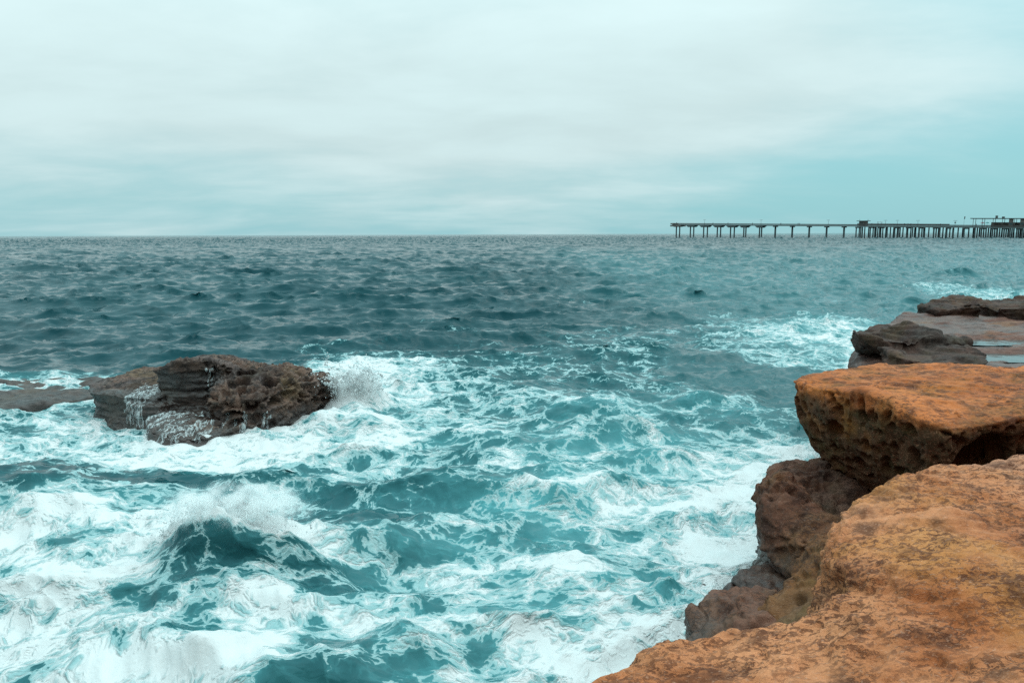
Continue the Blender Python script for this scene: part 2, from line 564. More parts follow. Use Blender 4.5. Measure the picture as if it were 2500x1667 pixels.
# ------------------------------------------------------------------ the sea
def fft_tile(L, N, lam_lo, lam_hi, rms, wind_deg, spread, seed, kp):
    rng = np.random.default_rng(seed)
    k1 = 2 * np.pi * np.fft.fftfreq(N, L / N)
    kx, ky = np.meshgrid(k1, k1, indexing='ij')
    k = np.sqrt(kx ** 2 + ky ** 2)
    k[0, 0] = 1e-6
    wx, wy = math.cos(math.radians(wind_deg)), math.sin(math.radians(wind_deg))
    c = np.abs(kx * wx + ky * wy) / k
    P = k ** -3.6 * np.exp(-(kp / k) ** 2) * (c ** spread + 0.025)
    lam = 2 * np.pi / k
    P *= (1 / (1 + (lam_lo / lam) ** 8)) * (1 / (1 + (lam / lam_hi) ** 8))
    P[0, 0] = 0
    A = (rng.normal(size=(N, N)) + 1j * rng.normal(size=(N, N))) * np.sqrt(P)
    hgt = np.fft.ifft2(A).real
    sc = rms / hgt.std()
    dx = np.fft.ifft2(1j * kx / k * A).real * sc
    dy = np.fft.ifft2(1j * ky / k * A).real * sc
    return np.stack([hgt * sc, dx, dy], -1).astype(np.float32), L, N


def sample(tile, x, y):
    T, L, N = tile
    ca, sa = 0.9397, 0.3420                    # tiles are turned so that their repeats do not line up
    u = (x * ca + y * sa) / L * N
    v = (-x * sa + y * ca) / L * N
    i0 = np.floor(u).astype(np.int64)
    j0 = np.floor(v).astype(np.int64)
    fu = (u - i0).astype(np.float32)[:, None]
    fv = (v - j0).astype(np.float32)[:, None]
    i0 %= N
    j0 %= N
    i1, j1 = (i0 + 1) % N, (j0 + 1) % N
    r = (T[i0, j0] * (1 - fu) * (1 - fv) + T[i1, j0] * fu * (1 - fv) + T[i0, j1] * (1 - fu) * fv + T[i1, j1] * fu * fv)
    dx = r[:, 1] * ca - r[:, 2] * sa
    dy = r[:, 1] * sa + r[:, 2] * ca
    return r[:, 0], dx, dy


# (u, v, half width, half height, foam density) in the measuring picture; turned into places on the water
FOAM = [
    (300, 600, 900, 40, -.25), (1300, 600, 700, 40, -.25), (300, 720, 500, 60, -.20), (1200, 690, 500, 60, -.08),
    (1900, 620, 300, 30, -.05), (2120, 628, 90, 14, .42), (2310, 678, 90, 18, .60), (1330, 683, 70, 12, .36), (560, 660, 40, 8, .22), (1000, 735, 60, 10, .28), (1900, 690, 80, 10, .30), (1690, 650, 50, 7, .25),
    (300, 748, 90, 14, .22), (730, 815, 80, 16, .25), (1650, 690, 250, 25, .05), (250, 830, 260, 30, -.15),
    (1860, 768, 140, 36, .92), (1700, 735, 70, 18, .40), (1960, 745, 70, 22, .75), (1800, 810, 120, 22, .55),
    (1500, 768, 200, 25, .30), (1100, 790, 160, 25, .12), (1180, 850, 140, 30, .42), (1450, 860, 160, 40, .26),
    (1650, 870, 130, 45, .05), (1800, 900, 90, 40, -.05), (1560, 900, 40, 22, .40),
    (860, 890, 110, 45, .95), (1000, 930, 110, 50, .62), (1200, 950, 120, 40, .48), (1400, 960, 130, 35, .42),
    (1600, 960, 110, 30, .34), (1750, 960, 90, 30, .42), (1400, 1010, 120, 30, .52), (1250, 1010, 120, 30, .58),
    (1600, 1010, 100, 25, .45), (80, 885, 130, 12, .75), (100, 960, 140, 30, .60), (230, 1000, 100, 40, .90),
    (60, 1040, 120, 30, .72), (500, 1060, 190, 30, 1.0), (750, 1010, 150, 40, 1.05), (850, 1060, 120, 25, .75),
    (180, 1130, 190, 22, .22), (60, 1150, 90, 18, .18), (330, 1110, 120, 16, .40), (700, 1090, 130, 25, .68),
    (1000, 1060, 70, 18, .30), (300, 1175, 160, 25, .72), (100, 1220, 140, 40, .98), (250, 1270, 120, 45, .85),
    (170, 1275, 60, 16, .45), (1050, 1120, 130, 32, .24), (960, 1170, 110, 25, .36), (1230, 1100, 130, 26, .72),
    (1350, 1130, 120, 35, .85), (1500, 1090, 140, 30, .72), (1650, 1060, 120, 25, .98), (1800, 1040, 90, 25, .95),
    (1700, 1120, 110, 35, .95), (1500, 1180, 130, 35, .78), (1200, 1190, 110, 35, .55), (1300, 1240, 120, 40, .52),
    (820, 1210, 130, 40, .36), (900, 1270, 120, 40, .34), (1080, 1260, 110, 35, .62), (1650, 1230, 90, 50, 1.0),
    (1480, 1270, 110, 40, .72), (1350, 1320, 110, 35, .80), (1150, 1330, 110, 35, .72), (950, 1350, 130, 30, .42),
    (700, 1340, 170, 30, .40), (480, 1380, 110, 30, .38), (330, 1390, 60, 22, .50), (560, 1400, 120, 20, .80),
    (1600, 1330, 80, 35, .98), (1500, 1400, 90, 40, .80), (1350, 1420, 110, 35, .80), (1200, 1390, 100, 30, .62),
    (1050, 1400, 120, 30, .55), (850, 1420, 120, 30, .78), (100, 1360, 140, 50, .95), (200, 1450, 160, 30, .92),
    (420, 1470, 110, 28, .42), (90, 1510, 60, 16, .55), (300, 1545, 220, 26, .98), (580, 1480, 70, 60, .95),
    (780, 1530, 130, 45, .34), (960, 1470, 110, 30, .66), (1080, 1530, 110, 35, .55), (1250, 1500, 110, 40, .95),
    (1420, 1500, 100, 40, .98), (1520, 1470, 60, 30, .95), (150, 1568, 50, 12, .4),
]


def foam_density(x, y):
    num = np.zeros_like(x)
    den = np.zeros_like(x)
    for u, v, ru, rv, val in FOAM:
        c = at(u, v, 0.0)
        ax = ru * S / F_PX * c[1]
        far, near = at(u, v - rv, 0.0)[1], at(u, v + rv, 0.0)[1]
        # patches run out longer on their seaward side
        yy = np.maximum(y, 3.0)
        d = ((x - c[0]) / ax) ** 2 + ((1 / yy - 1 / c[1]) / (0.5 * (1 / near - 1 / far))) ** 2
        w = np.exp(-1.1 * np.minimum(d, 60.0)) + 1e-5 / (1.0 + d * d)
        num += w * val
        den += w
    return num / den


# standing wave forms near the shore: crest centre, direction of travel (deg), height, half length, front, back
WAVES = [
    (-3.72, 9.80, 262, 0.92, 1.25, .64, 1.00, .46),     # the breaking wave
    (-2.0, 10.6, 272, 0.30, 1.5, .60, 1.0, .20),        # its shoulder to the right
    (-5.9, 9.4, 250, 0.42, 1.6, .60, 1.2, .15),
    (-3.0, 8.45, 266, 0.26, 1.6, .28, .55, .10),        # small ridge at its foot
    (-1.0, 12.9, 262, 0.32, 1.4, .70, 1.2, .22),        # green face in the middle
    (0.6, 12.4, 285, 0.45, 1.6, .75, 1.2, .18),
    (1.5, 15.6, 275, 0.45, 2.2, .8, 1.4, .15),
    (-3.9, 17.3, 268, 0.50, 1.5, .6, 1.0, .10),         # surge against the sea rock
    (-4.0, 18.9, 280, 0.90, 0.75, .50, .75, .10),
    (-4.0, 7.35, 268, 0.34, 1.2, .4, .9, .12),
    (-2.6, 7.2, 262, 0.36, 1.3, .45, .9, .12),
    (-0.8, 8.0, 275, 0.22, 1.2, .5, .9, .08),
    (0.4, 9.4, 270, 0.24, 1.3, .6, 1.0, .08),
    (2.2, 18.5, 270, 0.4, 2.0, .8, 1.5, .12),
    (5.2, 19.0, 268, 0.5, 1.2, .7, 1.2, .12),
    (-8.5, 12.6, 258, 0.24, 3.2, .6, 1.3, .10),
    (-6.8, 11.2, 255, 0.30, 2.2, .5, 1.0, .10),
    (2.8, 12.0, 280, 0.25, 1.6, .7, 1.0, .06),
]


def build_sea():
    ang_in = np.linspace(-40, 40, 610)
    step = ang_in[1] - ang_in[0]
    outs, a, s = [], 41.0, step
    while a < 115:
        s *= 1.16
        a += min(s, 4.0)
        outs.append(a)
    ang = np.radians(np.concatenate([-np.array(outs[::-1]), ang_in, outs]))
    r, rs = 5.6, []
    while r < 40000:
        rs.append(r)
        r += 0.034 + 0.0056 * r + (0.02 * max(0.0, r - 1500) if r > 1500 else 0)
    rs = np.array(rs)
    R, A = np.meshgrid(rs, ang, indexing='ij')
    x = (R * np.sin(A)).ravel()
    y = (R * np.cos(A)).ravel()
    r = R.ravel()
    nr, na = R.shape
    t1 = fft_tile(170, 1024, 0.55, 2.6, 0.100, 70, 5.0, 3, 0.5)
    t2 = fft_tile(170, 1024, 2.6, 9.0, 0.180, 76, 7.0, 8, 0.3)
    t3 = fft_tile(420, 1024, 9.0, 60.0, 0.16, 84, 4.0, 12, 0.12)
    t4 = fft_tile(21, 512, 0.14, 0.6, 0.012, 60, 1.0, 21, 3.0)
    Z = np.zeros_like(x)
    DX = np.zeros_like(x)
    DY = np.zeros_like(x)
    near = 1 - smooth(r, 22, 60)
    for T, f0, f1, ch, nb in ((t1, 130, 360, 0.9, .75), (t2, 450, 1200, 1.0, .55), (t3, 1500, 4000, 0.6, .45), (t4, 30, 80, 0.9, 1.3)):
        fade = (1 - smooth(r, f0, f1)) * (1 + (nb - 1) * near)
        h, dx, dy = sample(T, x, y)
        Z += h * fade
        DX += dx * fade * ch
        DY += dy * fade * ch
    crest = smooth(Z, 0.12, 0.45)
    D = foam_density(x, y)
    jag = fbm(np.stack([x * 1.3, y * 1.3, x * 0], 1), 3, 4)
    jag2 = fbm(np.stack([x * 0.5, y * 0.5, x * 0 + 3], 1), 3, 9)
    milk_light = smooth(D, 0.1, 0.8) * 0.36
    # the sheltered water by the shore carries more bubbles and sand: paler and greener
    milk_light += 0.34 * np.exp(-(((x - 1.4) / 4.5) ** 2 + ((y - 11) / 6.0) ** 2)) + 0.38 * smooth(x, 0, 18) * (1 - smooth(y, 60, 300)) + 0.14 * np.exp(-(((x - 5.5) / 4.5) ** 2 + ((y - 20) / 9.0) ** 2))
    for i, (cx, cyy, deg, hh, half, fr, bk, push) in enumerate(WAVES):
        tx, ty = math.cos(math.radians(deg)), math.sin(math.radians(deg))
        t = (x - cx) * tx + (y - cyy) * ty
        s = (x - cx) * -ty + (y - cyy) * tx
        t = t + (0.10 if i == 0 else 0.22) * jag2 * half + 0.06 * jag + 0.18 * s * s / half
        env = np.exp(-np.abs(s / np.where(s > 0, half * 1.35, half * 0.95)) ** 2.2) if i == 0 else np.exp(-(s / half) ** 2)
        prof = np.where(t > 0, np.exp(-(t / fr) ** 2), np.exp(-(np.abs(t) / bk) ** 1.6))
        b = hh * env * prof * (1 + 0.16 * jag)
        Z += b
        w = push * env * prof
        DX += w * tx
        DY += w * ty
        if i == 0:
            face = env * smooth(t, 0.02, 0.22) * (1 - smooth(t, 0.85, 1.2)) * smooth(s + 0.35 * t, -1.15, -0.75)
            D = D * (1 - face) + face * (0.30 + 0.26 * smooth(s, 0.0, 0.8) + 0.34 * smooth(-t, -0.45, -0.1) + 0.25 * jag)
            milk_light = milk_light * (1 - face) + (0.20 + 0.26 * smooth(Z, 0.3, 0.9)) * face  # light shining through the breaking face, put into the water colour
            D += 0.85 * env * (1 - smooth(np.abs(t + 0.14), 0.16, 0.42))
            Z += env * prof * 0.07 * fbm(np.stack([x * 4, y * 4, x * 0 + 5], 1), 3, 55)
            D += 0.5 * env * smooth(-s, 0.6, 1.1) * (1 - smooth(np.abs(t), 0.5, 1.0))
        else:
            if cx == -4.0 and hh > .5:                    # the surge bursting against the sea rock: all white and torn
                D += 0.9 * env * prof
                Z += env * prof * 0.35 * fbm(np.stack([x * 3.5, y * 3.5, x * 0 + 8], 1), 4, 58, 0.6)
            face = env * smooth(t, 0.0, 0.3) * (1 - smooth(t, 1.0, 1.6))
            D -= (0.07 if hh > .3 else 0.04) * face
            milk_light += 0.22 * face * min(1.0, hh / 0.4)  # faces paled in colour to stand for light passing through them
            D += 0.26 * env * (1 - smooth(np.abs(t + 0.05), 0.06, 0.32)) * smooth(D, -0.1, 0.3)
    D += 0.11 * smooth(D, 0.10, 0.28) * (1 - smooth(D, 0.6, 0.8))
    D += 0.10 * crest * smooth(D, 0.02, 0.3) + 0.16 * jag2 - 0.10 * smooth(D, 0.35, 0.6) + 0.13 * smooth(D, 0.78, 1.0)
    # broken water is lumpy
    lump = fbm(np.stack([x * 2.2, y * 3.0, x * 0 + 1], 1), 3, 31)
    Z += near * 0.055 * smooth(D, 0.25, 0.85) * lump
    D = np.where(r > 200, np.minimum(D, 0.0), D)
    sp = 0.034 + 0.0056 * r                                    # far off, chop shows only as tilted facets as coarse as the mesh
    Z += np.minimum(0.16 * sp, 0.6) * np.random.default_rng(77).normal(size=len(x)) * smooth(r, 150, 500) * (1 - smooth(r, 6000, 20000))
    V = np.stack([x + DX, y + DY, Z], 1)
    ii = np.arange(nr * na).reshape(nr, na)
    Q = np.stack([ii[:-1, :-1], ii[:-1, 1:], ii[1:, 1:], ii[1:, :-1]], -1).reshape(-1, 4)
    Q = Q[:, ::-1]
    me = make_mesh('sea', V, Q)
    at1 = me.attributes.new('rest', 'FLOAT_VECTOR', 'POINT')
    at1.data.foreach_set('vector', np.stack([x, y, x * 0], 1).astype(np.float32).ravel())
    for nm, arr in (('foam', D), ('milk_light', np.clip(milk_light, 0, 1)), ('far', smooth(r, 120, 700))):
        aa = me.attributes.new(nm, 'FLOAT', 'POINT')
        aa.data.foreach_set('value', arr.astype(np.float32))
    link('sea', me, sea_material(), kind='structure')


build_sea()


# ------------------------------------------------------------------ the land behind: rock floor and an unseen cliff added to block sky light
def build_shade_cliff():
    shore = [(-1.3, -0.8), (6.3, -0.8), (6.4, 5.2), (7.6, 8.2), (8.2, 10.4), (20.0, 10.2), (20.0, 24.0), (60, 34), (60, -60), (-45, -60), (-45, -10), (-7, -7), (-2.2, -3)]
    gx, gy = np.arange(-44, 60, 0.6), np.arange(-58, 34, 0.6)
    X, Y = np.meshgrid(gx, gy, indexing='ij')
    x, y = X.ravel(), Y.ravel()
    n = fbm(np.stack([x * 0.25, y * 0.25, x * 0], 1), 3, 151)
    d = -poly_sd(x, y, shore) + 0.0
    foot = d - 4.2 + 1.6 * n
    z = -1.2 + 3.4 * smooth(d, -0.3, 0.5) + 12.0 * smooth(foot, 0.0, 2.8) * smooth(-y - 0.25 * x, -2.0, 3.0) + 0.5 * n * smooth(foot, 0, 3)  # cliff height set to dim the sky on camera-facing rock
    z += 0.12 * fbm(np.stack([x, y, x * 0 + 2], 1), 3, 153) * smooth(d, 0, 1)
    ii = np.arange(len(x)).reshape(X.shape)
    Q = np.stack([ii[:-1, :-1], ii[1:, :-1], ii[1:, 1:], ii[:-1, 1:]], -1).reshape(-1, 4)
    Q = Q[(d[Q] > -1.0).any(1)]
    link('unseen_shade_cliff', make_mesh('unseen_shade_cliff', np.stack([x, y, z], 1), Q), M_LEDGE, kind='structure')


build_shade_cliff()


# ------------------------------------------------------------------ rocks on the shore
def strata(V, N, amp, freq, seed):
    q = np.stack([V[:, 0] * 0.5, V[:, 1] * 0.5, V[:, 2] * freq], 1)
    return amp * fbm(q, 3, seed) * (1 - np.abs(N[:, 2]) * 0.7)


def beds(V, scale, steps, amp, seed):
    """thin beds that break away in steps"""
    b_ = fbm(V * np.array(scale, np.float32), 4, seed) * steps
    return amp * (np.floor(b_) + smooth(b_ - np.floor(b_), 0.75, 1.0))


def pits(V, N, scale, depth, seed, cut=0.30, keep=0.35, sides=True, stretch=(1, 1, 1)):
    f1, f2, rid = worley(V * np.array(stretch, np.float32) * scale, seed)
    rad = cut + 0.42 * (rid - 0.65)
    d = smooth(rad - f1, 0.0, 0.15) * (rid > keep) * (0.35 + 0.65 * rid)
    if sides:
        d = d * (1 - smooth(N[:, 2], 0.25, 0.6))
    return -depth * d


def ledge_top(x, y):
    return 2.44 + 0.28 * smooth(x, 0.2, 2.8) + 0.16 * smooth(-y, -2.6, 0.5) + 0.05 * smooth(y, 4.2, 6.0) + 0.05 * np.sin(x * 1.7 + y * 0.9)


LEDGE = [(-1.6, -1.2), (-1.2, 0.8), (-0.55, 2.35), (0.0, 3.08), (0.42, 3.46), (0.69, 3.64), (0.95, 3.75), (1.22, 3.80), (1.45, 3.78), (1.62, 3.84),
         (1.84, 4.20), (2.06, 4.62), (2.34, 4.95), (2.74, 5.28), (3.20, 5.60), (3.80, 5.86), (4.6, 6.05), (6.6, 6.15), (6.7, -1.2)]


def sd_ledge(x, y, z):
    d = slab(x, y, z, LEDGE, ledge_top, -0.4, 0.22,
             inset=lambda X, Y, Z: 0.10 * np.clip((2.1 - Z), 0, 2) * smooth(X, 0.8, 2.0))
    # the gully where the upper slab has broken away from the lower one, and a smaller bite
    g = smin(capsule(x, y, z, (1.64, 4.36, 2.34), (1.76, 3.90, 2.60), 0.19, 0.09),
             capsule(x, y, z, (1.76, 3.90, 2.62), (2.10, 3.46, 2.74), 0.075, 0.035), 0.06)
    d = smax(d, -g, 0.07)
    d = smax(d, -ellipsoid(x, y, z, (1.72, 3.02, 2.66), (0.10, 0.06, 0.08)), 0.04)
    return d


def disp_ledge(V, N):
    d = 0.035 * fbm(V * 1.6, 4, 1) + strata(V, N, 0.03, 6.0, 3)
    fl = fbm(np.stack([V[:, 0] * 6, V[:, 1] * 11, V[:, 2] * 9], 1), 4, 6, 0.6)
    d += 0.013 * np.round(fl * 2.5) / 2.5 + 0.006 * fl
    bd = fbm(np.stack([V[:, 0] * 1.1, V[:, 1] * 1.7, V[:, 2] * 2.5], 1), 4, 8) * 3.0     # thin beds breaking away in steps
    fr_ = bd - np.floor(bd)
    d += 0.028 * (np.floor(bd) + smooth(fr_, 0.80, 1.0))
    d += pits(V, N, 5.5, 0.03, 4, 0.25, 0.75, sides=False)
    return d


def build_rock(name, sdf, lo, hi, h, disp, mat, label, subs=1, keep=None, wet=None):
    return link(name, rock_mesh(name, sdf, lo, hi, h, disp, subs, keep, wet), mat, label=label, cat='rock')


build_rock('rock_ledge', sd_ledge, (-2.0, -1.6, -0.3), (6.6, 6.6, 3.2), 0.07, disp_ledge, M_LEDGE,
           'broad flaking orange sandstone ledge filling the bottom right corner', subs=2,
           keep=lambda P: (P[:, 0] < 6.4) & (P[:, 1] > -0.95) & (P[:, 2] > 0.9))

# --- the honeycombed boulder slab
BOULDER = [(3.74, 9.80), (4.12, 10.45), (5.2, 10.75), (7.6, 10.9), (9.5, 10.6), (9.5, 7.4), (6.6, 7.9), (5.75, 8.05), (5.2, 7.9),
           (4.72, 7.72), (4.45, 7.95), (4.20, 8.6), (3.90, 9.3)]


def sd_boulder(x, y, z):
    def top(X, Y):
        return 2.57 + 0.07 * np.exp(-(((X - 4.3) / .6) ** 2 + ((Y - 8.7) / .6) ** 2)) - 0.16 * smooth(-Y, -8.5, -7.6) + 0.05 * smooth(X, 5, 8)

    def inset(X, Y, Z):
        k = np.clip((2.42 - Z), 0, 2)
        return 0.30 * k * k + 0.12 * k + 0.10 * np.exp(-((Z - 2.15) / .12) ** 2) * smooth(X, 4.9, 5.3)
    d = slab(x, y, z, BOULDER, top, lambda X, Y: 1.0 + 0.25 * np.clip(4.6 - X, 0, 1.5), 0.14, inset)
    d = smax(d, -ellipsoid(x, y, z, (5.30, 7.95, 1.92), (0.42, 0.75, 0.36)), 0.08)
    d = smax(d, -ellipsoid(x, y, z, (5.95, 7.75, 2.13), (0.70, 0.40, 0.17)), 0.06)
    d = smax(d, -ellipsoid(x, y, z, (4.36, 8.10, 1.95), (0.15, 0.36, 0.34)), 0.10)
    # a sloping joint across the top
    d = smax(d, -capsule(x, y, z, (4.95, 7.85, 2.66), (6.6, 9.5, 2.78), 0.055), 0.05)
    return d


def disp_boulder(V, N):
    d = 0.03 * fbm(V * 1.8, 4, 41) + strata(V, N, 0.012, 5.0, 43)
    side = pits(V + 0.05 * fbm(V * 4, 2, 50)[:, None], N, 3.4, 0.22, 44, 0.40, 0.20, stretch=(1, 1, 0.8)) + pits(V, N, 6.8, 0.13, 45, 0.40, 0.20, stretch=(1, 1, 0.8)) + pits(V, N, 13.0, 0.045, 49, 0.36, 0.35, stretch=(1, 1, 0.8))
    ribs = -0.025 * smooth(np.abs(fbm(np.stack([V[:, 0] * 5, V[:, 1] * 5, V[:, 2] * 1.2], 1), 2, 47)), 0.0, 0.25) * (1 - smooth(N[:, 2], .2, .6))
    d += 1.25 * side * smooth(fbm(V * 1.1, 2, 46), -0.6, -0.1) + ribs
    d += 0.008 * fbm(V * np.array([7, 12, 10], np.float32), 3, 48) + beds(V, (0.7, 1.1, 1.0), 3.0, 0.022, 53) * smooth(N[:, 2], 0.2, 0.7)
    return d


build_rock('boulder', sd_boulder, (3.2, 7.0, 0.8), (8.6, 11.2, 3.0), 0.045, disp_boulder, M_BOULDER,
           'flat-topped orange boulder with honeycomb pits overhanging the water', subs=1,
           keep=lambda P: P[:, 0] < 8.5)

# --- brown rock under it
BROWN = [(3.0, 8.45), (3.08, 9.2), (3.3, 9.9), (4.0, 10.6), (5.4, 10.8), (8, 10.6), (8, 7.2), (5.0, 7.3), (3.9, 7.55), (3.2, 7.95)]


def sd_brown(x, y, z):
    def top(X, Y):
        t = 1.12 + 0.42 * np.exp(-(((X - 3.35) / .35) ** 2 + ((Y - 9.0) / .5) ** 2)) + 0.45 * np.exp(-(((X - 4.25) / .55) ** 2 + ((Y - 9.75) / .5) ** 2))
        return t + 0.2 * smooth(X, 4.4, 5.5)
    return slab(x, y, z, BROWN, top, -0.5, 0.24, inset=lambda X, Y, Z: 0.10 * np.sin(Z * 3.0 + 0.5) + 0.1 * np.clip(Z - 0.6, 0, 1))


def disp_brown(V, N):
    d = 0.11 * fbm(V * 1.7, 4, 61) - 0.05 * smooth(0.06 - np.abs(fbm(V * 1.3, 3, 67)), 0.0, 0.05) + strata(V, N, 0.02, 4.0, 63)
    d += pits(V, N, 4.5, 0.07, 64, 0.27, 0.66, sides=False) + pits(V, N, 9.0, 0.04, 65, 0.30, 0.5, sides=False)
    return d + 0.012 * fbm(V * 8, 3, 66) + beds(V, (0.8, 0.8, 1.8), 3.0, 0.05, 68)


build_rock('shore_rock', sd_brown, (2.5, 6.9, -0.3), (6.2, 11.0, 2.0), 0.05, disp_brown, M_BROWN,
           'brown rounded rock at the water directly under the overhanging boulder')


# --- low rocks between the ledge and the water
def sd_low(x, y, z):
    return slab(x, y, z, [(1.68, 6.75), (1.78, 7.25), (2.1, 7.55), (2.7, 7.5), (3.2, 7.2), (3.2, 6.0), (2.6, 5.6), (2.0, 5.7), (1.72, 6.2)],
                lambda X, Y: 0.70 + 0.10 * np.sin(X * 3 + Y), -0.5, 0.20)


def sd_mossy(x, y, z):
    return slab(x, y, z, [(2.25, 6.55), (2.5, 6.9), (3.0, 7.3), (3.6, 7.5), (4.4, 7.3), (4.6, 5.4), (2.9, 5.0), (2.3, 5.6)],
                lambda X, Y: 0.86 + 0.62 * smooth(X, 2.2, 3.2), -0.5, 0.20)


def sd_step(x, y, z):
    a = slab(x, y, z, [(2.62, 7.95), (2.7, 8.45), (3.1, 8.7), (3.5, 8.4), (3.4, 7.3), (2.8, 7.2)], 0.52, -0.5, 0.07)
    c = slab(x, y, z, [(2.45, 7.7), (2.55, 8.35), (3.1, 8.6), (3.5, 8.3), (3.4, 7.2), (2.6, 7.1)], 0.34, -0.5, 0.07)
    e = slab(x, y, z, [(2.15, 7.5), (2.3, 7.9), (3.1, 8.3), (3.5, 8.1), (3.4, 7.0), (2.3, 7.0)], 0.16, -0.5, 0.07)
    return smin(smin(a, c, 0.04), e, 0.04)


def disp_low(seed, amp=0.05):
    def f(V, N):
        return (1.7 * amp * fbm(V * 2.2, 4, seed) - 0.03 * smooth(0.05 - np.abs(fbm(V * 1.1, 2, seed + 9)), 0.0, 0.05) + strata(V, N, 0.02, 7.0, seed + 3) + 0.014 * fbm(V * 9, 3, seed + 5)
                + pits(V, N, 6.0, 0.03, seed + 7, 0.27, 0.7, sides=False) + beds(V, (1.0, 1.0, 2.4), 3.0, 0.04, seed + 11))
    return f


build_rock('shore_rock', sd_low, (1.4, 5.3, -0.3), (3.5, 7.9, 1.3), 0.04, disp_low(71), M_BROWN,
           'low dark rounded rock at the waterline, leftmost of the shore rocks')
build_rock('shore_rock', sd_mossy, (1.9, 4.7, -0.3), (4.9, 7.8, 1.9), 0.05, disp_low(81), M_GOLD,
           'olive golden mossy rock wedged between the low dark rock and the ledge gully')
build_rock('shore_rock', sd_step, (1.9, 6.8, -0.3), (3.8, 9.0, 0.8), 0.035, disp_low(91, 0.03), M_BROWN,
           'small layered stepped rock at the foot of the brown rock')

# --- the wet platform behind, its knob and the far block
SHELF = [(5.9, 11.2), (6.2, 13.4), (6.9, 14.9), (7.9, 16.9), (9.5, 19.5), (11.1, 21.3), (13, 22.4), (24, 25), (24, 9.8), (7.0, 10.0)]


def sd_shelf(x, y, z):
    up = slab(x, y, z, [(8.9, 17.6), (9.7, 19.4), (11.2, 21.2), (13, 22.2), (24, 24.6), (24, 19.2), (14, 18.6), (11, 17.9)], lambda X, Y: 2.02 + 0.16 * smooth(Y - 0.15 * X, 16.2, 18.6), 0.0, 0.10)
    return smin(up, slab(x, y, z, SHELF, lambda X, Y: 2.0 + 0.05 * np.sin(X * 0.9) * np.sin(Y * 1.1) + 0.10 * smooth(Y, 18.5, 20.5) - 0.05 * smooth(-Y, -13.5, -12) - 0.14 * np.exp(-((X - 11.0) / 1.7) ** 4 - ((Y - 15.1) / .5) ** 4) - 0.10 * np.exp(-((X - 11.2) / 1.3) ** 2 - ((Y - 17.2) / .4) ** 2), -0.5, 0.22,
                inset=lambda X, Y, Z: 0.12 * np.clip(1.7 - Z, 0, 2)), 0.05)


def disp_shelf(V, N):
    return 0.07 * fbm(V * 0.8, 4, 101) + strata(V, N, 0.06, 4.0, 103) + 0.02 * fbm(V * np.array([2, 5, 5], np.float32), 3, 104) + beds(V, (0.22, 0.6, 1.2), 4.0, 0.045, 105)


build_rock('rock_shelf', sd_shelf, (5.4, 9.4, -0.3), (20.4, 25.5, 2.5), 0.12, disp_shelf, M_WETSHELF,
           'wide wet purple-brown rock shelf with pools behind the orange boulder',
           keep=lambda P: (P[:, 0] < 20.2) & ((P[:, 2] > 1.6) | (P[:, 1] > 11.5)))


def sd_knob(x, y, z):
    a = slab(x, y, z, [(6.95, 14.9), (7.25, 15.8), (8.2, 16.5), (9.5, 15.7), (9.3, 14.9), (8.4, 14.5), (7.6, 14.3)],
             lambda X, Y: 2.50 - 0.16 * smooth(X, 8.2, 9.4) + 0.05 * np.sin(X * 4), 2.06, 0.07, inset=lambda X, Y, Z: 0.5 * np.clip(2.25 - Z, 0, 1))
    c = slab(x, y, z, [(7.0, 13.3), (7.15, 14.3), (7.8, 14.7), (8.9, 14.9), (9.2, 14.2), (8.2, 12.6), (7.2, 12.5)],
             lambda X, Y: 2.32 - 0.12 * smooth(X, 8.2, 9.2), 1.2, 0.08, inset=lambda X, Y, Z: 0.35 * np.clip(2.1 - Z, 0, 1))
    e = slab(x, y, z, [(6.35, 13.3), (6.7, 14.6), (7.6, 15.4), (8.6, 15.2), (8.6, 12.6), (6.6, 12.4)], 1.93, 0.5, 0.10)
    return smin(smin(a, c, 0.05), e, 0.04)


build_rock('knobbly_rock', sd_knob, (6.0, 12.0, 0.6), (9.8, 16.9, 2.8), 0.06, lambda V, N: 0.05 * fbm(V * 1.6, 4, 111) + strata(V, N, 0.03, 5, 113) + 0.012 * fbm(V * 6, 3, 114) + beds(V, (0.7, 0.7, 2.0), 3.0, 0.06, 116)
           + pits(V, N, 3.5, 0.03, 115, 0.27, 0.75), M_DARKROCK,
           'dark undercut rock knob on the seaward edge of the wet shelf')


def sd_far(x, y, z):
    d = slab(x, y, z, [(11.75, 20.7), (12.2, 22.3), (14, 23.6), (24, 24.5), (24, 20.3), (17, 20.2), (14.1, 20.1), (12.5, 20.4)],
             lambda X, Y: 2.52 - 0.05 * smooth(Y, 21, 23) - 0.10 * smooth(-X, -12.4, -11.8), 1.8, 0.12, inset=lambda X, Y, Z: 0.25 * np.clip(2.3 - Z, 0, 1))
    d = smax(d, -slab(x, y, z, [(12.98, 19.6), (13.1, 21.4), (13.35, 21.4), (13.22, 19.6)], 3.0, 1.5, 0.05), 0.06)
    return smin(d, ellipsoid(x, y, z, (12.80, 20.6, 2.42), (0.17, 0.4, 0.25)), 0.06)


build_rock('rock_block', sd_far, (11.9, 19.6, 1.6), (20.3, 24.9, 2.9), 0.09, lambda V, N: 0.06 * fbm(V * 1.4, 4, 121) + strata(V, N, 0.04, 6, 123)
           + pits(V, N, 2.6, 0.07, 125, 0.3, 0.4, sides=False) + 0.015 * fbm(V * 5, 3, 126) + beds(V, (0.5, 0.5, 1.6), 3.0, 0.08, 127), M_DARKROCK,
           'pitted dark rock block split by a cleft, farthest of the shore rocks')


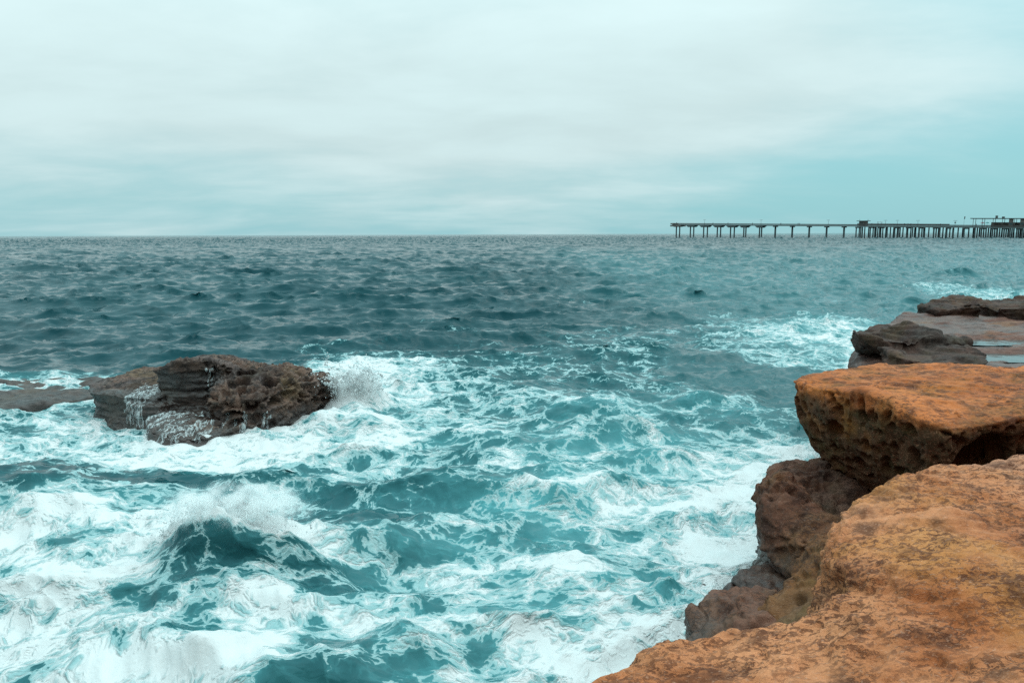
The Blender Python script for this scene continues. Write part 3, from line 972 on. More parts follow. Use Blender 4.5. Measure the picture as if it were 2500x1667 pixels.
# ------------------------------------------------------------------ the rock standing in the sea
def sd_searock(x, y, z):
    g1 = slab(x, y, z, [(-10.75, 18.7), (-10.3, 17.9), (-9.3, 17.45), (-8.4, 17.2), (-8.0, 20.4), (-10.3, 20.6)],
              lambda X, Y: 0.78 + 0.05 * (Y - 18.5), -0.5, 0.10, inset=lambda X, Y, Z: 0.10 * np.sin(Z * 5))
    g2 = slab(x, y, z, [(-8.45, 17.45), (-8.35, 19.2), (-7.2, 20.2), (-5.5, 19.8), (-4.65, 18.8), (-4.95, 18.1), (-5.7, 17.6), (-6.9, 17.4), (-7.9, 17.25)],
              lambda X, Y: 1.60 - 0.20 * (Y - 17.5) - 0.13 * (X + 7.3) - 0.25 * smooth(-X, 7.6, 8.5) + 0.12 * np.exp(-((X + 7.3) / .6) ** 2) - 0.30 * smooth(X, -5.6, -4.7) - 0.1 * smooth(-Y, -18.4, -17.4), -0.5, 0.12,
              inset=lambda X, Y, Z: -0.10 * smooth(Z, 1.0, 1.5) * smooth(-X, 6.6, 7.2))
    g3 = slab(x, y, z, [(-6.95, 16.55), (-6.4, 16.25), (-5.6, 16.4), (-5.25, 17.2), (-4.8, 18.2), (-5.2, 19), (-7.0, 18.5)],
              lambda X, Y: 0.90 + 0.40 * smooth(Y, 16.3, 17.8) - 0.32 * smooth(X, -5.9, -4.5), -0.5, 0.14, inset=lambda X, Y, Z: 0.3 * np.clip(0.5 - Z, 0, .5))
    g4 = slab(x, y, z, [(-8.25, 16.3), (-7.8, 15.6), (-7.1, 15.25), (-6.5, 15.6), (-5.7, 16.5), (-5.6, 17.6), (-8.3, 17.6)],
              lambda X, Y: 0.30 + 0.16 * smooth(Y, 15.3, 16.6) - 0.12 * smooth(X, -7.2, -6.2), -0.5, 0.10)
    g5 = slab(x, y, z, [(-9.2, 17.3), (-8.8, 17.0), (-8.2, 16.95), (-7.8, 17.6), (-8.5, 18.4), (-9.2, 18)], 0.62, -0.5, 0.10)
    g6 = slab(x, y, z, [(-5.2, 18.4), (-4.5, 18.6), (-4.1, 18.9), (-4.5, 19.4), (-5.4, 19.5)], lambda X, Y: 0.90 - 0.35 * smooth(X, -4.9, -4.2), -0.5, 0.12)
    d = smin(smin(g1, g2, 0.06), smin(g3, g4, 0.05), 0.06)
    return smin(smin(d, g5, 0.05), g6, 0.08)


def disp_searock(V, N):
    d = 0.06 * fbm(V * 1.3, 4, 131) + strata(V, N, 0.05, 6, 133)
    right = smooth(V[:, 0] + 0.15 * V[:, 2], -7.35, -6.6)
    f1, f2, rid = worley((V + 0.06 * fbm(V * 3, 2, 140)[:, None]) * np.array([2.3, 2.3, 3.2], np.float32), 134)
    g1, g2, _ = worley(V * np.array([5.6, 5.6, 7.0], np.float32), 135)
    comb = 0.34 * (smooth(f2 - f1, 0.06, 0.26)) * (0.25 + 0.75 * rid) + 0.07 * smooth(g2 - g1, 0.05, 0.25)
    d -= comb * right * (0.35 + 0.65 * smooth(V[:, 2], 0.25, 0.6))
    d -= 0.07 * smooth(g2 - g1, 0, 0.35) * (1 - right) * smooth(N[:, 2], 0.2, 0.7) * 0.7
    q = np.stack([V[:, 0] * 1.2, V[:, 1] * 3.0, V[:, 2] * 9], 1)
    d += 0.03 * np.round(fbm(q, 3, 138) * 3) / 3
    return d + 0.012 * fbm(V * 6, 2, 139)


SEAROCK = build_rock('sea_rock', sd_searock, (-11.2, 14.9, -0.3), (-2.7, 21.0, 2.2), 0.05, disp_searock, M_SEAROCK,
                     'dark honeycombed rock standing in the surf with water pouring off its ledges',
                     wet=lambda V: np.clip(smooth(-V[:, 0] + 0.25 * fbm(V * 2, 2, 171), 6.85, 7.1) * smooth(-V[:, 2] + 0.12 * fbm(V * 3, 2, 172), -1.42, -1.25)  # recess face: wet from running water, its shade painted in as well
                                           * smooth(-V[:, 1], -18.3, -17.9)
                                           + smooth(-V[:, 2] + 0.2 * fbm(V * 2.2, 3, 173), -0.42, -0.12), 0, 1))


def sd_reef(x, y, z):
    return slab(x, y, z, [(-20, 19.5), (-19, 22.6), (-14, 22.4), (-11.2, 21.6), (-10.9, 20.3), (-13, 19.2), (-13.5, 17.5), (-17, 17.0)],
                lambda X, Y: 0.06 + 0.16 * smooth(Y, 19, 21.5), -0.5, 0.10)


build_rock('reef', sd_reef, (-20.5, 16.6, -0.3), (-10.5, 23, 0.7), 0.09, lambda V, N: 0.14 * fbm(V * np.array([0.7, 1.3, 1], np.float32), 4, 141) + 0.05 * fbm(V * np.array([1.5, 5, 5], np.float32), 3, 143),
           M_SEAROCK, 'low flat reef awash with foam left of the sea rock')


# ------------------------------------------------------------------ pools left on the shelf
def pool_material():
    m, b = new_mat('pool_water')
    p = b.n('ShaderNodeNewGeometry').outputs['Position']
    bp = b.n('ShaderNodeBump', {'Height': b.noise(p, 3.0, 3), 'Strength': 0.25, 'Distance': 0.05})
    bs = b.n('ShaderNodeBsdfPrincipled', {'Base Color': (0.06, 0.075, 0.075), 'Roughness': 0.06, 'IOR': 1.333, 'Normal': bp.outputs[0]})
    b.n('ShaderNodeOutputMaterial', {0: bs.outputs[0]})
    return m


M_POOL = pool_material()


def pool(cx, cyy, rx, ry, z, seed):
    n = 64
    a = np.linspace(0, 2 * np.pi, n, endpoint=False)
    w = 1 + 0.35 * fbm(np.stack([np.cos(a) * 1.5, np.sin(a) * 1.5, a * 0 + seed], 1), 3, seed)
    V = [(cx, cyy, z)] + [(cx + rx * w[i] * math.cos(a[i]), cyy + ry * w[i] * math.sin(a[i]), z) for i in range(n)]
    Fc = np.array([[0, 1 + i, 1 + (i + 1) % n] for i in range(n)])
    return link('tide_pool', make_mesh('tide_pool', np.array(V), Fc), M_POOL, kind='structure')


pool(11.0, 15.1, 2.1, 0.75, 1.965, 1)
pool(11.2, 17.2, 1.7, 0.6, 1.985, 2)


# ------------------------------------------------------------------ white water: cascades, spray
def froth_material():
    m, b = new_mat('white_water')
    p = b.n('ShaderNodeNewGeometry').outputs['Position']
    c = b.mix(b.noise(p, 9.0, 4), (0.80, 0.85, 0.86), (0.93, 0.95, 0.95))
    bs = b.n('ShaderNodeBsdfPrincipled', {'Base Color': c, 'Roughness': 0.5, 'Specular IOR Level': 0.3})
    tr = b.n('ShaderNodeBsdfTranslucent', {'Color': c})
    mx = b.n('ShaderNodeMixShader', {0: 0.6, 1: bs.outputs[0], 2: tr.outputs[0]})
    b.n('ShaderNodeOutputMaterial', {0: mx.outputs[0]})
    return m


M_FROTH = froth_material()


def runoff_material():
    m, b = new_mat('run_off')
    p = b.n('ShaderNodeNewGeometry').outputs['Position']
    st = b.noise(b.vm('MULTIPLY', p, (26, 14, 2.2)), 1.0, 4, 0.6)
    bs = b.n('ShaderNodeBsdfPrincipled', {'Base Color': (0.56, 0.62, 0.63), 'Roughness': 0.25})
    tp = b.n('ShaderNodeBsdfTransparent')
    mx = b.n('ShaderNodeMixShader', {0: b.sstep(st, 0.40, 0.66, 0.08, 0.75), 1: tp.outputs[0], 2: bs.outputs[0]})
    b.n('ShaderNodeOutputMaterial', {0: mx.outputs[0]})
    return m


M_RUNOFF = runoff_material()


def cascade(region, flow, streak, cut, label, seed):
    """broken sheets of white water clinging to the sea rock where region(V) is positive"""
    me = SEAROCK.data
    V = np.empty(len(me.vertices) * 3, np.float32)
    me.vertices.foreach_get('co', V)
    V = V.reshape(-1, 3)
    Q = np.empty(len(me.loops), np.int32)
    me.loops.foreach_get('vertex_index', Q)
    Q = Q.reshape(-1, 4)
    sel = region(V) > 0
    Q = Q[sel[Q].any(1)]
    used, inv = np.unique(Q, return_inverse=True)
    V, Q = V[used], inv.reshape(Q.shape)
    for _ in range(1):
        V, Q = subdivide(V, Q)
    N = normals(V, Q)
    fl = np.array(flow, float) / np.hypot(*flow)
    w = fbm(np.stack([(V[:, 0] * -fl[1] + V[:, 1] * fl[0]) * streak[0], (V[:, 0] * fl[0] + V[:, 1] * fl[1]) * streak[1], V[:, 2] * streak[2]], 1), 3, seed, 0.5) + 0.55 * np.clip(region(V), 0, 1) - cut
    th = smooth(w, 0.0, 0.35)
    V = V + N * (0.006 + 0.014 * th)[:, None]
    Q = Q[(w[Q] > 0).sum(1) >= 2]
    used, inv = np.unique(Q, return_inverse=True)
    return link('cascade', make_mesh('cascade', V[used], inv.reshape(Q.shape)), M_RUNOFF, label=label, cat='waterfall')


def box_region(x0, x1, y0, y1, z0, z1, soft=0.12):
    def f(V):
        a = np.minimum(np.minimum(V[:, 0] - x0, x1 - V[:, 0]), np.minimum(V[:, 1] - y0, y1 - V[:, 1]))
        return np.minimum(a, np.minimum(V[:, 2] - z0, z1 - V[:, 2])) / soft
    return f


cascade(box_region(-9.35, -8.60, 16.7, 18.6, 0.02, 1.1), (-0.35, -1), (11, 1.2, 0.8), 0.45, 'white water pouring over the left ledge of the sea rock', 301)
cascade(box_region(-8.45, -6.6, 15.0, 16.9, 0.02, 0.75), (-0.7, -1), (7, 1.0, 1.0), 0.50, 'white water sheeting off the lowest front ledge of the sea rock', 302)
cascade(box_region(-7.30, -7.02, 16.9, 17.7, 0.3, 1.45, 0.08), (0, -1), (22, 2.0, 0.8), 0.62, 'thin trickle down the dark recess in the middle of the sea rock', 303)
cascade(box_region(-6.55, -5.4, 16.0, 16.9, 0.02, 0.62), (0, -1), (11, 1.0, 0.5), 0.86, 'few thin drips under the honeycombed nose of the sea rock', 304)['kind'] = 'stuff'


def droplets(name, P, R, label):
    base = np.array([(1, 0, 0), (-1, 0, 0), (0, 1, 0), (0, -1, 0), (0, 0, 1), (0, 0, -1)], np.float32)
    tri = np.array([(0, 2, 4), (2, 1, 4), (1, 3, 4), (3, 0, 4), (2, 0, 5), (1, 2, 5), (3, 1, 5), (0, 3, 5)])
    st = _rng.uniform(0.6, 1.6, (len(P), 1, 3))
    V = (P[:, None, :] + base[None] * R[:, None, None] * st).reshape(-1, 3)
    Fc = (tri[None] + 6 * np.arange(len(P))[:, None, None]).reshape(-1, 3)
    return link(name, make_mesh(name, V, Fc), M_FROTH, label=label, kind='stuff', cat='spray')


def jets(n, origin, aim, speed, per, size, seed):
    """ragged jets of drops: each one a little ballistic streak, thick at its foot and torn at its tip"""
    rng = np.random.default_rng(seed)
    P, R = [], []
    for k in range(n):
        o = np.array(origin(rng))
        v = np.array(aim(rng)) * speed * rng.uniform(0.35, 1.0) ** 1.5
        m = int(per * rng.uniform(0.3, 1.6))
        t = rng.random(m) ** 1.4 * 0.42
        p = o + v * t[:, None] + np.array([0, 0, -4.9]) * (t ** 2)[:, None]
        p += rng.normal(0, 1, (m, 3)) * (0.008 + 0.10 * t)[:, None]
        P.append(p)
        R.append(size * (0.25 + 1.6 * rng.random(m) ** 5) * (1.15 - t * 1.6))
    return np.concatenate(P), np.concatenate(R)


def crest_spray():
    tx, ty = math.cos(math.radians(262)), math.sin(math.radians(262))

    def origin(rng):
        s = np.clip(rng.normal(-0.1, 0.5), -1.0, 1.4)
        env = math.exp(-abs(s / (1.35 * 1.2 if s > 0 else 0.95 * 1.2)) ** 2.2)
        t = 0.30 - 0.18 * s * s / 1.1 + rng.normal(0, 0.10)
        return (-3.72 + s * -ty + t * tx, 9.80 + s * tx + t * ty, 0.0 + 0.95 * env)
    P, R = jets(230, origin, lambda rng: (rng.normal(-0.25, 0.5), rng.normal(-0.2, 0.3), rng.uniform(0.5, 1.3)), 1.9, 60, 0.0075, 5)
    keep = P[:, 2] > 0.3
    droplets('sea_spray', P[keep], R[keep], 'white spray blown off the crest of the breaking wave')


def splash_spray():
    P, R = jets(130, lambda rng: (rng.normal(-4.05, 0.36), rng.normal(18.7, 0.2), rng.uniform(0.55, 0.95)),
                lambda rng: (rng.normal(0.25, 0.45), rng.normal(-0.1, 0.3), rng.uniform(0.6, 1.3)), 3.0, 60, 0.017, 6)
    keep = P[:, 2] > 0.1
    droplets('sea_spray', P[keep], R[keep], 'white spray bursting off the right end of the sea rock')


crest_spray()
splash_spray()


def mist(c, r, dens, label, seed):
    m, b = new_mat('mist')
    p = b.n('ShaderNodeTexCoord').outputs['Object']
    ln = b.n('ShaderNodeVectorMath', {0: p}, operation='LENGTH').outputs['Value']
    nz = b.noise(b.vm('ADD', b.vm('MULTIPLY', p, r), (seed, 0, 0)), 5.0, 3, 0.6)
    dn = b.m('MULTIPLY', b.sstep(ln, 1.0, 0.15), b.sstep(nz, 0.40, 0.72))
    vol = b.n('ShaderNodeVolumePrincipled', {'Color': (0.96, 0.98, 0.98), 'Density': b.m('MULTIPLY', dn, dens), 'Anisotropy': 0.2})
    b.n('ShaderNodeOutputMaterial', {'Volume': vol.outputs[0]})
    n1, n2 = 24, 12
    V = [(math.sin(math.pi * j / n2) * math.cos(2 * math.pi * i / n1), math.sin(math.pi * j / n2) * math.sin(2 * math.pi * i / n1), math.cos(math.pi * j / n2))
         for j in range(1, n2) for i in range(n1)] + [(0, 0, 1), (0, 0, -1)]
    me = bpy.data.meshes.new('mist')
    T, Bm = len(V) - 2, len(V) - 1
    Fc = [(j * n1 + i, (j + 1) * n1 + i, (j + 1) * n1 + (i + 1) % n1, j * n1 + (i + 1) % n1) for j in range(n2 - 2) for i in range(n1)]
    Fc += [(T, i, (i + 1) % n1) for i in range(n1)] + [(Bm, (n2 - 2) * n1 + (i + 1) % n1, (n2 - 2) * n1 + i) for i in range(n1)]
    me.from_pydata(V, [], Fc)
    o = link('mist', me, m, label=label, cat='mist', kind='stuff')
    o.location, o.scale = c, r


mist((-3.66, 9.42, 0.96), (1.20, 0.55, 0.36), 20.0, 'white mist hanging over the crest of the breaking wave', 3.0)
mist((-3.95, 18.7, 0.70), (0.9, 0.6, 0.60), 14.0, 'white mist at the right end of the sea rock', 9.0)

# small stones showing through the wash at the foot of the shore rocks
for i, (u, v, rx, ry, lab) in enumerate([(1568, 1372, 0.16, 0.10, 'small pinkish stone awash in foam left of the low dark rock'),
                                         (1610, 1352, 0.13, 0.08, 'small wet stone awash close against the low dark rock'),
                                         (1640, 1335, 0.15, 0.09, 'small wet stone awash below the layered stepped rock')]):
    c = at(u, v, 0.02)
    sd = lambda x, y, z, c=c, rx=rx, ry=ry: ellipsoid(x, y, z, (c[0], c[1], 0.02), (rx, ry, 0.10))
    build_rock('stone', sd, (c[0] - .3, c[1] - .3, -.15), (c[0] + .3, c[1] + .3, .3), 0.02,
               lambda V, N, i=i: 0.035 * fbm(V * 5, 3, 161 + i), M_BROWN, lab, subs=0)


# ------------------------------------------------------------------ the pier
M_CONC = flat_material('pier_concrete', (0.060, 0.075, 0.078), 0.8, 0.35, 0.4)
M_DECK = flat_material('pier_deck', (0.075, 0.085, 0.085), 0.8, 0.3, 0.2)
M_RAIL = flat_material('pier_rail', (0.055, 0.050, 0.048), 0.7, 0.3, 0.6)
M_ROOF = flat_material('pier_roof', (0.06, 0.07, 0.07), 0.7, 0.2, 0.6)
M_WALL = flat_material('pier_wall', (0.13, 0.11, 0.10), 0.8, 0.25, 0.5)
M_GLASS = flat_material('window_glass', (0.03, 0.05, 0.055), 0.1, 0.1, 0.5)
M_METAL = flat_material('lamp_metal', (0.10, 0.11, 0.11), 0.5, 0.15, 1.0, 0.4)
M_CLOTH = flat_material('dark_clothing', (0.03, 0.03, 0.035), 0.8, 0.3, 4.0)
M_PINK = flat_material('pink_canvas', (0.62, 0.30, 0.36), 0.7, 0.1, 4.0)
M_AQUA = flat_material('aqua_canvas', (0.20, 0.52, 0.52), 0.7, 0.1, 4.0)
M_SIGN = flat_material('pale_board', (0.55, 0.58, 0.58), 0.7, 0.1, 1.0)

P_LEFT = np.array(at(1548, 540, y=700.0)[:2])          # seaward end
P_RIGHT = np.array(at(2352, 540, y=515.0)[:2])
P_DIR = (P_RIGHT - P_LEFT) / np.linalg.norm(P_RIGHT - P_LEFT)
P_NRM = np.array([P_DIR[1], -P_DIR[0]])
if P_NRM[1] > 0:
    P_NRM = -P_NRM                                       # towards the camera
P_LEN = float(np.linalg.norm(P_RIGHT - P_LEFT))
P_ROT = math.atan2(P_DIR[1], P_DIR[0])


def along(px):
    """distance along the pier at photograph column px"""
    k = (px - 1250.0) / F_PX
    # P_LEFT + t*P_DIR lies on x = k*y
    return float((k * P_LEFT[1] - P_LEFT[0]) / (P_DIR[0] - k * P_DIR[1]))


def deck_z(t):
    return 12.3 - 5.0 * min(max(t / P_LEN, 0), 1.25)


class MB:
    def __init__(self):
        self.v, self.f = [], []

    def hexa(self, pts):
        b = len(self.v)
        self.v += [tuple(p) for p in pts]
        for q in ((0, 3, 2, 1), (4, 5, 6, 7), (0, 1, 5, 4), (1, 2, 6, 5), (2, 3, 7, 6), (3, 0, 4, 7)):
            self.f.append([b + i for i in q])
        return self

    def box(self, x0, x1, y0, y1, z0, z1, dz=0.0):
        """box; dz lifts the x1 end"""
        return self.hexa([(x0, y0, z0), (x1, y0, z0 + dz), (x1, y1, z0 + dz), (x0, y1, z0),
                          (x0, y0, z1), (x1, y0, z1 + dz), (x1, y1, z1 + dz), (x0, y1, z1)])

    def tube(self, x, y, z0, z1, r0, r1=None, n=10):
        r1 = r0 if r1 is None else r1
        b = len(self.v)
        for z, r in ((z0, r0), (z1, r1)):
            for i in range(n):
                a = 2 * math.pi * i / n
                self.v.append((x + r * math.cos(a), y + r * math.sin(a), z))
        for i in range(n):
            j = (i + 1) % n
            self.f.append([b + i, b + j, b + n + j, b + n + i])
        self.f.append([b + i for i in range(n)][::-1])
        self.f.append([b + n + i for i in range(n)])
        return self

    def mesh(self, name):
        me = bpy.data.meshes.new(name)
        me.from_pydata(self.v, [], self.f)
        me.update()
        return me

    def build(self, name, mat, parent=None, **kw):
        return link(name, self.mesh(name), mat, parent, **kw)


# the pier's own frame: x along it from the seaward end, y towards the far side
pier = link('pier', None, label='long dark concrete pier on tall piles reaching out at the horizon', cat='pier')
pier.location = (P_LEFT[0], P_LEFT[1], 0)
pier.rotation_euler = (0, 0, P_ROT)


def pier_point(t, w, z):
    """world place at t along the pier, w across (positive to the far side)"""
    p = P_LEFT + P_DIR * t - P_NRM * w
    return (p[0], p[1], z)


T_HUT = along(2100)
T_CAFE = along(2365)
T_END = along(2500) + 45.0
far_sign = 1.0 if np.dot(-P_NRM, np.array([-P_DIR[1], P_DIR[0]])) > 0 else -1.0


def part(name, mb, mat, parent=pier):
    return mb.build(name, mat, parent)


def yy(w):
    return w * far_sign


slope = lambda a, c: deck_z(c) - deck_z(a)
seg = [0.0, along(1811), along(1929), T_HUT - 3]
for a, c in zip(seg[:-1], seg[1:]):
    part('deck', MB().box(a, c, -3, 3, deck_z(a), deck_z(a) + 0.75, slope(a, c)), M_DECK)
    part('railing', MB().box(a, c, -3.0, -2.85, deck_z(a) + 1.72, deck_z(a) + 1.87, slope(a, c)).box(a, c, -2.98, -2.88, deck_z(a) + 0.95, deck_z(a) + 1.62, slope(a, c)), M_RAIL)
    part('railing', MB().box(a, c, 2.85, 3.0, deck_z(a) + 1.72, deck_z(a) + 1.87, slope(a, c)), M_RAIL)
seg = [T_HUT - 3, along(2200), along(2312), T_CAFE, T_END]
for i, (a, c) in enumerate(zip(seg[:-1], seg[1:])):
    part('deck', MB().box(a, c, -6, 6, deck_z(a) - 0.15, deck_z(a) + 0.85, slope(a, c)), M_DECK)
    hi_ = 2.6 if i < 2 else 1.9
    part('railing', MB().box(a, c, -6.0, -5.85, deck_z(a) + hi_ - 0.15, deck_z(a) + hi_, slope(a, c)).box(a, c, -5.98, -5.88, deck_z(a) + 1.0, deck_z(a) + hi_ - 0.3, slope(a, c)), M_RAIL)
    part('railing', MB().box(a, c, 5.85, 6.0, deck_z(a) + 1.75, deck_z(a) + 1.9, slope(a, c)), M_RAIL)
# seaward end block
part('end_platform', MB().box(-0.6, 9.5, -5.5, 5.5, 11.0, 12.25, -0.1).box(-0.4, 1.6, -5.4, 5.4, 12.9, 14.0), M_WALL)
PAIRS = [(1648, 1656), (1682, 1690), (1714, 1723), (1747, 1755), (1779, 1788), (1811, 1816), (1849, 1854)]
for a, c in PAIRS:
    ta, tc = along(a), along(c)
    m_ = 0.5 * (ta + tc)
    zt = deck_z(m_) - 0.03
    hw = 0.5 * (tc - ta) + 0.9
    cap = MB().hexa([(m_ - hw, -3.2, zt - 1.6), (m_ + hw, -3.2, zt - 1.6), (m_ + hw, 3.2, zt - 1.6), (m_ - hw, 3.2, zt - 1.6),
                     (m_ - hw - 2.2, -3.2, zt), (m_ + hw + 2.2, -3.2, zt), (m_ + hw + 2.2, 3.2, zt), (m_ - hw - 2.2, 3.2, zt)])
    part('pile_cap', cap, M_CONC)
    for t in (ta, tc):
        part('pile', MB().tube(t, 0, -3, zt - 1.62, 0.62, 0.56), M_CONC)
for px in (1887, 1928, 1969, 2011, 2053):
    t = along(px)
    zt = deck_z(t) - 0.03
    part('pile_cap', MB().box(t - 1.0, t + 1.0, -3.1, 3.1, zt - 0.8, zt), M_CONC)
    part('pile', MB().tube(t, 0, -3, zt - 0.82, 0.80, 0.72), M_CONC)
DENSE = [195, 222, 252, 303, 372, 395, 430, 455, 490, 522, 585, 620, 680, 700, 725, 797, 832, 888, 904, 940, 988, 1012, 1045, 1130, 1170, 1190, 1247,
         1285, 1335, 1372, 1418, 1497, 1552, 1632, 1688, 1710, 1770, 1792, 1828, 1852, 1910, 1930, 1970, 1995, 2055, 2075, 2130, 2145, 2215, 2230, 2282, 2298]
for i, uu in enumerate(DENSE):
    t = along(2050 + uu / 5.227)
    zt = deck_z(t) - 0.2
    part('pile', MB().tube(t, -4.6 if i % 2 == 0 else 4.6, -3, zt, 0.52, 0.48), M_CONC)
for i in range(0, len(DENSE) - 1, 2):                     # the row in between
    t = 0.5 * (along(2050 + DENSE[i] / 5.227) + along(2050 + DENSE[i + 1] / 5.227))
    part('pile', MB().tube(t, 0, -3, deck_z(t) - 0.2, 0.46, 0.42), M_CONC)
for i in range(0, len(DENSE) - 1, 4):
    t = along(2050 + DENSE[i] / 5.227)
    part('cross_beam', MB().box(t - 0.6, t + 0.6, -5.6, 5.6, deck_z(t) - 1.0, deck_z(t) - 0.22), M_CONC)

# bait hut at the corner of the pier
hz = deck_z(T_HUT) + 0.87
hut = link('pier_hut', None, label='small flat-roofed dark hut with wide eaves at the middle of the pier', cat='hut')
hut.location = pier_point(T_HUT, -1.0, hz)
hut.rotation_euler = (0, 0, P_ROT)
part('wall', MB().box(-2.6, 2.6, -2.2, 2.2, 0, 3.3), M_WALL, hut)
part('roof', MB().box(-4.2, 4.2, -3.2, 3.2, 3.32, 3.75), M_ROOF, hut)
part('window', MB().box(-1.6, 0.2, -2.26, -2.203, 1.2, 2.4), M_GLASS, hut)
part('door', MB().box(0.9, 2.0, -2.26, -2.203, 0.02, 2.2), M_ROOF, hut)
for dx in (-2.9, 3.2):
    part('vent_pipe', MB().tube(dx, 0, 3.76, 5.0, 0.14, 0.10), M_METAL, hut)

# cafe with an open deck
cz = deck_z(T_CAFE) + 0.87
cafe = link('pier_cafe', None, label='open-sided cafe with a long flat roof at the right end of the pier', cat='building')
cafe.location = pier_point(T_CAFE, 0, cz)
cafe.rotation_euler = (0, -math.atan2(slope(0, P_LEN), P_LEN), P_ROT)
L_CAFE = T_END - T_CAFE
part('roof', MB().box(-1.5, L_CAFE, -5.2, 5.2, 5.25, 5.8), M_ROOF, cafe)
part('wall', MB().box(10, L_CAFE, 3.2, 5.0, 0.0, 3.0), M_WALL, cafe)
part('counter', MB().box(18, L_CAFE - 6, -1.4, -0.6, 0.0, 1.2), M_WALL, cafe)
for i, t in enumerate((0.5, 6, 12.5, 18, 25, 31, 37, 44)):
    if t < L_CAFE - 1:
        part('post', MB().box(t - 0.14, t + 0.14, -4.9, -4.62, 0, 5.24), M_WALL, cafe)
        part('post', MB().box(t - 0.14, t + 0.14, 2.7, 2.98, 0, 5.24), M_WALL, cafe)
for t, w_ in ((13.5, 1.3), (17.5, 1.5)):
    part('roof_vent', MB().box(t - w_ / 2, t + w_ / 2, -0.8, 0.8, 5.82, 7.6 if w_ < 1.4 else 6.9), M_ROOF, cafe)
for t in (23.0, 29.5, 35.5):
    f_ = part('wall_panel', MB().box(t - 1.3, t + 1.3, -4.3, -4.1, 0.0, 5.22), M_WALL, cafe)
    part('window', MB().box(t - 1.0, t + 1.0, -4.36, -4.303, 1.2, 2.7), M_GLASS, f_)
for u_, mat_, lab in ((6.0, M_PINK, 'pink parasol on the cafe deck'), (8.8, M_AQUA, 'aqua parasol on the cafe deck')):
    o = link('parasol', None, label=lab, cat='parasol')
    o.location = pier_point(T_CAFE + u_, -3.0, deck_z(T_CAFE + u_) + 0.87)
    o.rotation_euler = (0, 0, P_ROT)
    part('pole', MB().tube(0, 0, 0, 2.3, 0.06), M_METAL, o)
    part('canopy', MB().tube(0, 0, 2.2, 3.1, 1.6, 0.05, 8), mat_, o)
    part('base', MB().tube(0, 0, 0, 0.12, 0.4), M_CONC, o)

# lamp posts
LAMPS = [(1600 + 587 / 5.227, 'lamp post nearest the seaward end of the pier'), (1600 + 1300 / 5.227, 'second lamp post from the seaward end of the pier'),
         (1600 + 2150 / 5.227, 'third lamp post from the seaward end of the pier'), (2050 + 520 / 5.227, 'first lamp post to the right of the pier hut'),
         (2050 + 670 / 5.227, 'second lamp post to the right of the pier hut'), (2050 + 930 / 5.227, 'third lamp post to the right of the pier hut'),
         (2050 + 1402 / 5.227, 'lamp post with a box midway up, left of the cafe')]
lp_pole = MB().tube(0, 0, 0, 4.4, 0.14, 0.08, 8).mesh('pole')
lp_arm = MB().box(-1.0, 1.0, -0.06, 0.06, 4.2, 4.32).mesh('arm')
lp_head = MB().hexa([(-0.35, -0.2, 0), (0.35, -0.2, 0), (0.35, 0.2, 0), (-0.35, 0.2, 0), (-0.2, -0.12, 0.18), (0.2, -0.12, 0.18), (0.2, 0.12, 0.18), (-0.2, 0.12, 0.18)]).mesh('lamp_head')
for i, (px, lab) in enumerate(LAMPS):
    t = along(px)
    o = link('lamp_post', None, label=lab, cat='lamp post', group='lamp posts along the pier')
    o.location = pier_point(t, 2.4, deck_z(t) + 0.76)
    o.rotation_euler = (0, 0, P_ROT)
    link('pole', lp_pole, M_METAL, o)
    link('arm', lp_arm, M_METAL, o)
    for dx in (-0.9, 0.9):
        h_ = link('lamp_head', lp_head, M_METAL, o)
        h_.location = (dx, 0, 4.02)
    if i == 6:
        part('control_box', MB().box(-0.45, 0.45, -0.3, 0.3, 2.3, 3.2), M_METAL, o)
# banner on a tall pole by the cafe, and the notice board right of the hut
t = along(2050 + 1522 / 5.227)
o = link('flag_pole', None, label='thin pole flying a narrow dark banner left of the cafe', cat='flag')
o.location = pier_point(t, 0, deck_z(t) + 0.87)
o.rotation_euler = (0, 0, P_ROT)
part('pole', MB().tube(0, 0, 0, 7.0, 0.07, 0.05, 8), M_METAL, o)
part('banner', MB().hexa([(0.06, -0.03, 5.0), (0.5, -0.03, 5.3), (0.5, 0.03, 5.3), (0.06, 0.03, 5.0), (0.06, -0.03, 6.9), (0.7, -0.03, 7.0), (0.7, 0.03, 7.0), (0.06, 0.03, 6.9)]), M_CLOTH, o)
t = along(2050 + 460 / 5.227)
o = link('shelter', None, label='small pale-topped shelter just right of the pier hut', cat='shelter')
o.location = pier_point(t, 0, deck_z(t) + 0.87)
o.rotation_euler = (0, 0, P_ROT)
part('roof', MB().box(-1.5, 1.5, -1.2, 1.2, 2.75, 3.05), M_SIGN, o)
for dx in (-1.35, 1.35):
    part('post', MB().box(dx - 0.08, dx + 0.08, -1.1, -0.95, 0, 2.74), M_METAL, o)
    part('post', MB().box(dx - 0.08, dx + 0.08, 0.95, 1.1, 0, 2.74), M_METAL, o)


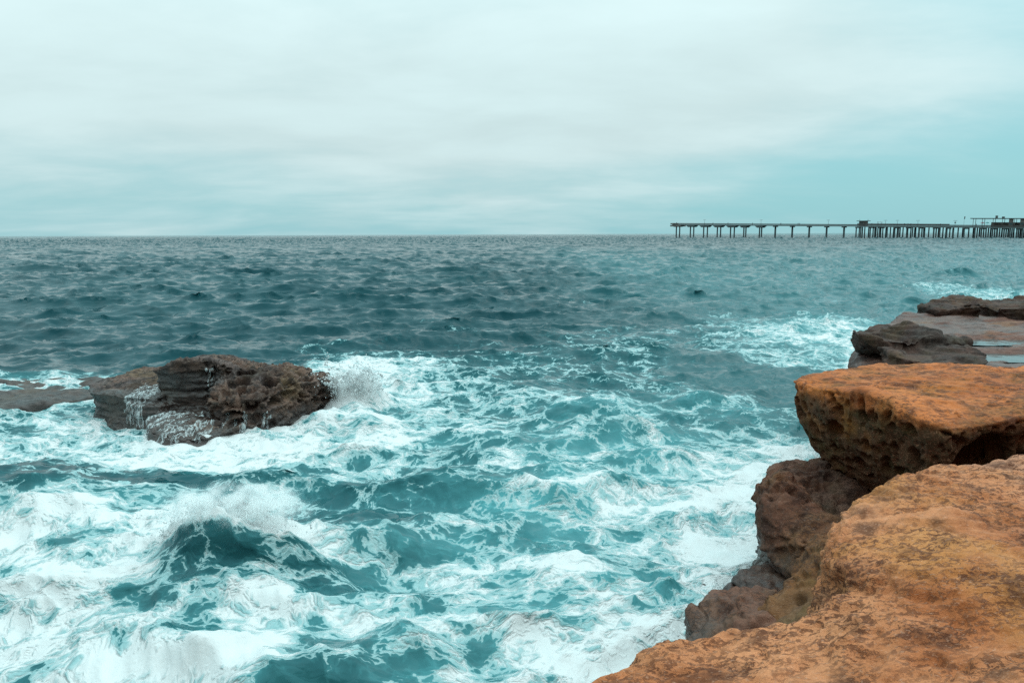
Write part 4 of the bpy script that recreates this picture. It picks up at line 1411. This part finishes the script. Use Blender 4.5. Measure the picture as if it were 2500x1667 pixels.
# people on the pier, a few pixels tall
def person_mesh(lean):
    def sd(x, y, z):
        d = ellipsoid(x, y, z, (lean * 0.3, 0, 1.62), (0.085, 0.10, 0.125))
        d = smin(d, capsule(x, y, z, (lean * 0.25, 0, 1.42), (lean * 0.3, 0, 1.56), 0.055), 0.03)
        d = smin(d, capsule(x, y, z, (0, 0, 0.95), (lean * 0.22, 0, 1.33), 0.15, 0.17), 0.08)
        for s_ in (-1, 1):
            d = smin(d, capsule(x, y, z, (0, 0.09 * s_, 0.92), (0.03 * s_, 0.11 * s_, 0.48), 0.095, 0.065), 0.05)
            d = smin(d, capsule(x, y, z, (0.03 * s_, 0.11 * s_, 0.48), (-0.02, 0.12 * s_, 0.06), 0.065, 0.045), 0.03)
            d = smin(d, capsule(x, y, z, (-0.02, 0.12 * s_, 0.04), (0.16, 0.13 * s_, 0.04), 0.045), 0.03)
            d = smin(d, capsule(x, y, z, (lean * 0.2, 0.2 * s_, 1.36), (lean * 0.2 + 0.02, 0.27 * s_, 1.08), 0.055, 0.045), 0.04)
            d = smin(d, capsule(x, y, z, (lean * 0.2 + 0.02, 0.27 * s_, 1.08), (lean * 0.3 + 0.18, 0.22 * s_, 0.92), 0.045, 0.035), 0.03)
        return d
    V, Q = surface_nets(sd, (-0.45, -0.45, -0.06), (0.6, 0.45, 1.82), 0.035)
    return make_mesh('person', V, Q)


PM = [person_mesh(0.0), person_mesh(0.6)]
PEOPLE = [(1600 + 268 / 5.227, 'person standing at the seaward end of the pier'), (1600 + 725 / 5.227, 'person leaning on the rail above the third pair of piles'),
          (1600 + 915 / 5.227, 'person at the rail above the fifth pair of piles'), (1600 + 1222 / 5.227, 'person at the rail left of the second lamp post'),
          (1600 + 1580 / 5.227, 'person alone at the rail right of the paired piles'), (1600 + 1797 / 5.227, 'left of two people standing close together on the pier'),
          (1600 + 1817 / 5.227, 'right of two people standing close together on the pier'), (2050 + 388 / 5.227, 'person just right of the pier hut'),
          (2050 + 800 / 5.227, 'left of three people on the walkway between hut and cafe'), (2050 + 840 / 5.227, 'middle of three people on the walkway between hut and cafe'),
          (2050 + 878 / 5.227, 'right of three people on the walkway between hut and cafe'), (2050 + 1250 / 5.227, 'person at the end of the tall railing left of the cafe'),
          (2050 + 1700 / 5.227, 'person under the left end of the cafe roof'), (2050 + 1890 / 5.227, 'person standing right of the cafe parasols'),
          (2050 + 2290 / 5.227, 'person at the far right under the cafe roof')]
for i, (px, lab) in enumerate(PEOPLE):
    t = along(px)
    wide = px > 2100
    o = link('person', PM[i % 2], M_CLOTH, label=lab, cat='person', group='people on the pier')
    o.location = pier_point(t, (-4.9 if wide else -2.3), deck_z(t) + (0.87 if wide else 0.76))
    o.rotation_euler = (0, 0, P_ROT + (math.pi * 0.5 if i % 3 else -0.4))
    o.scale = (1.12,) * 3
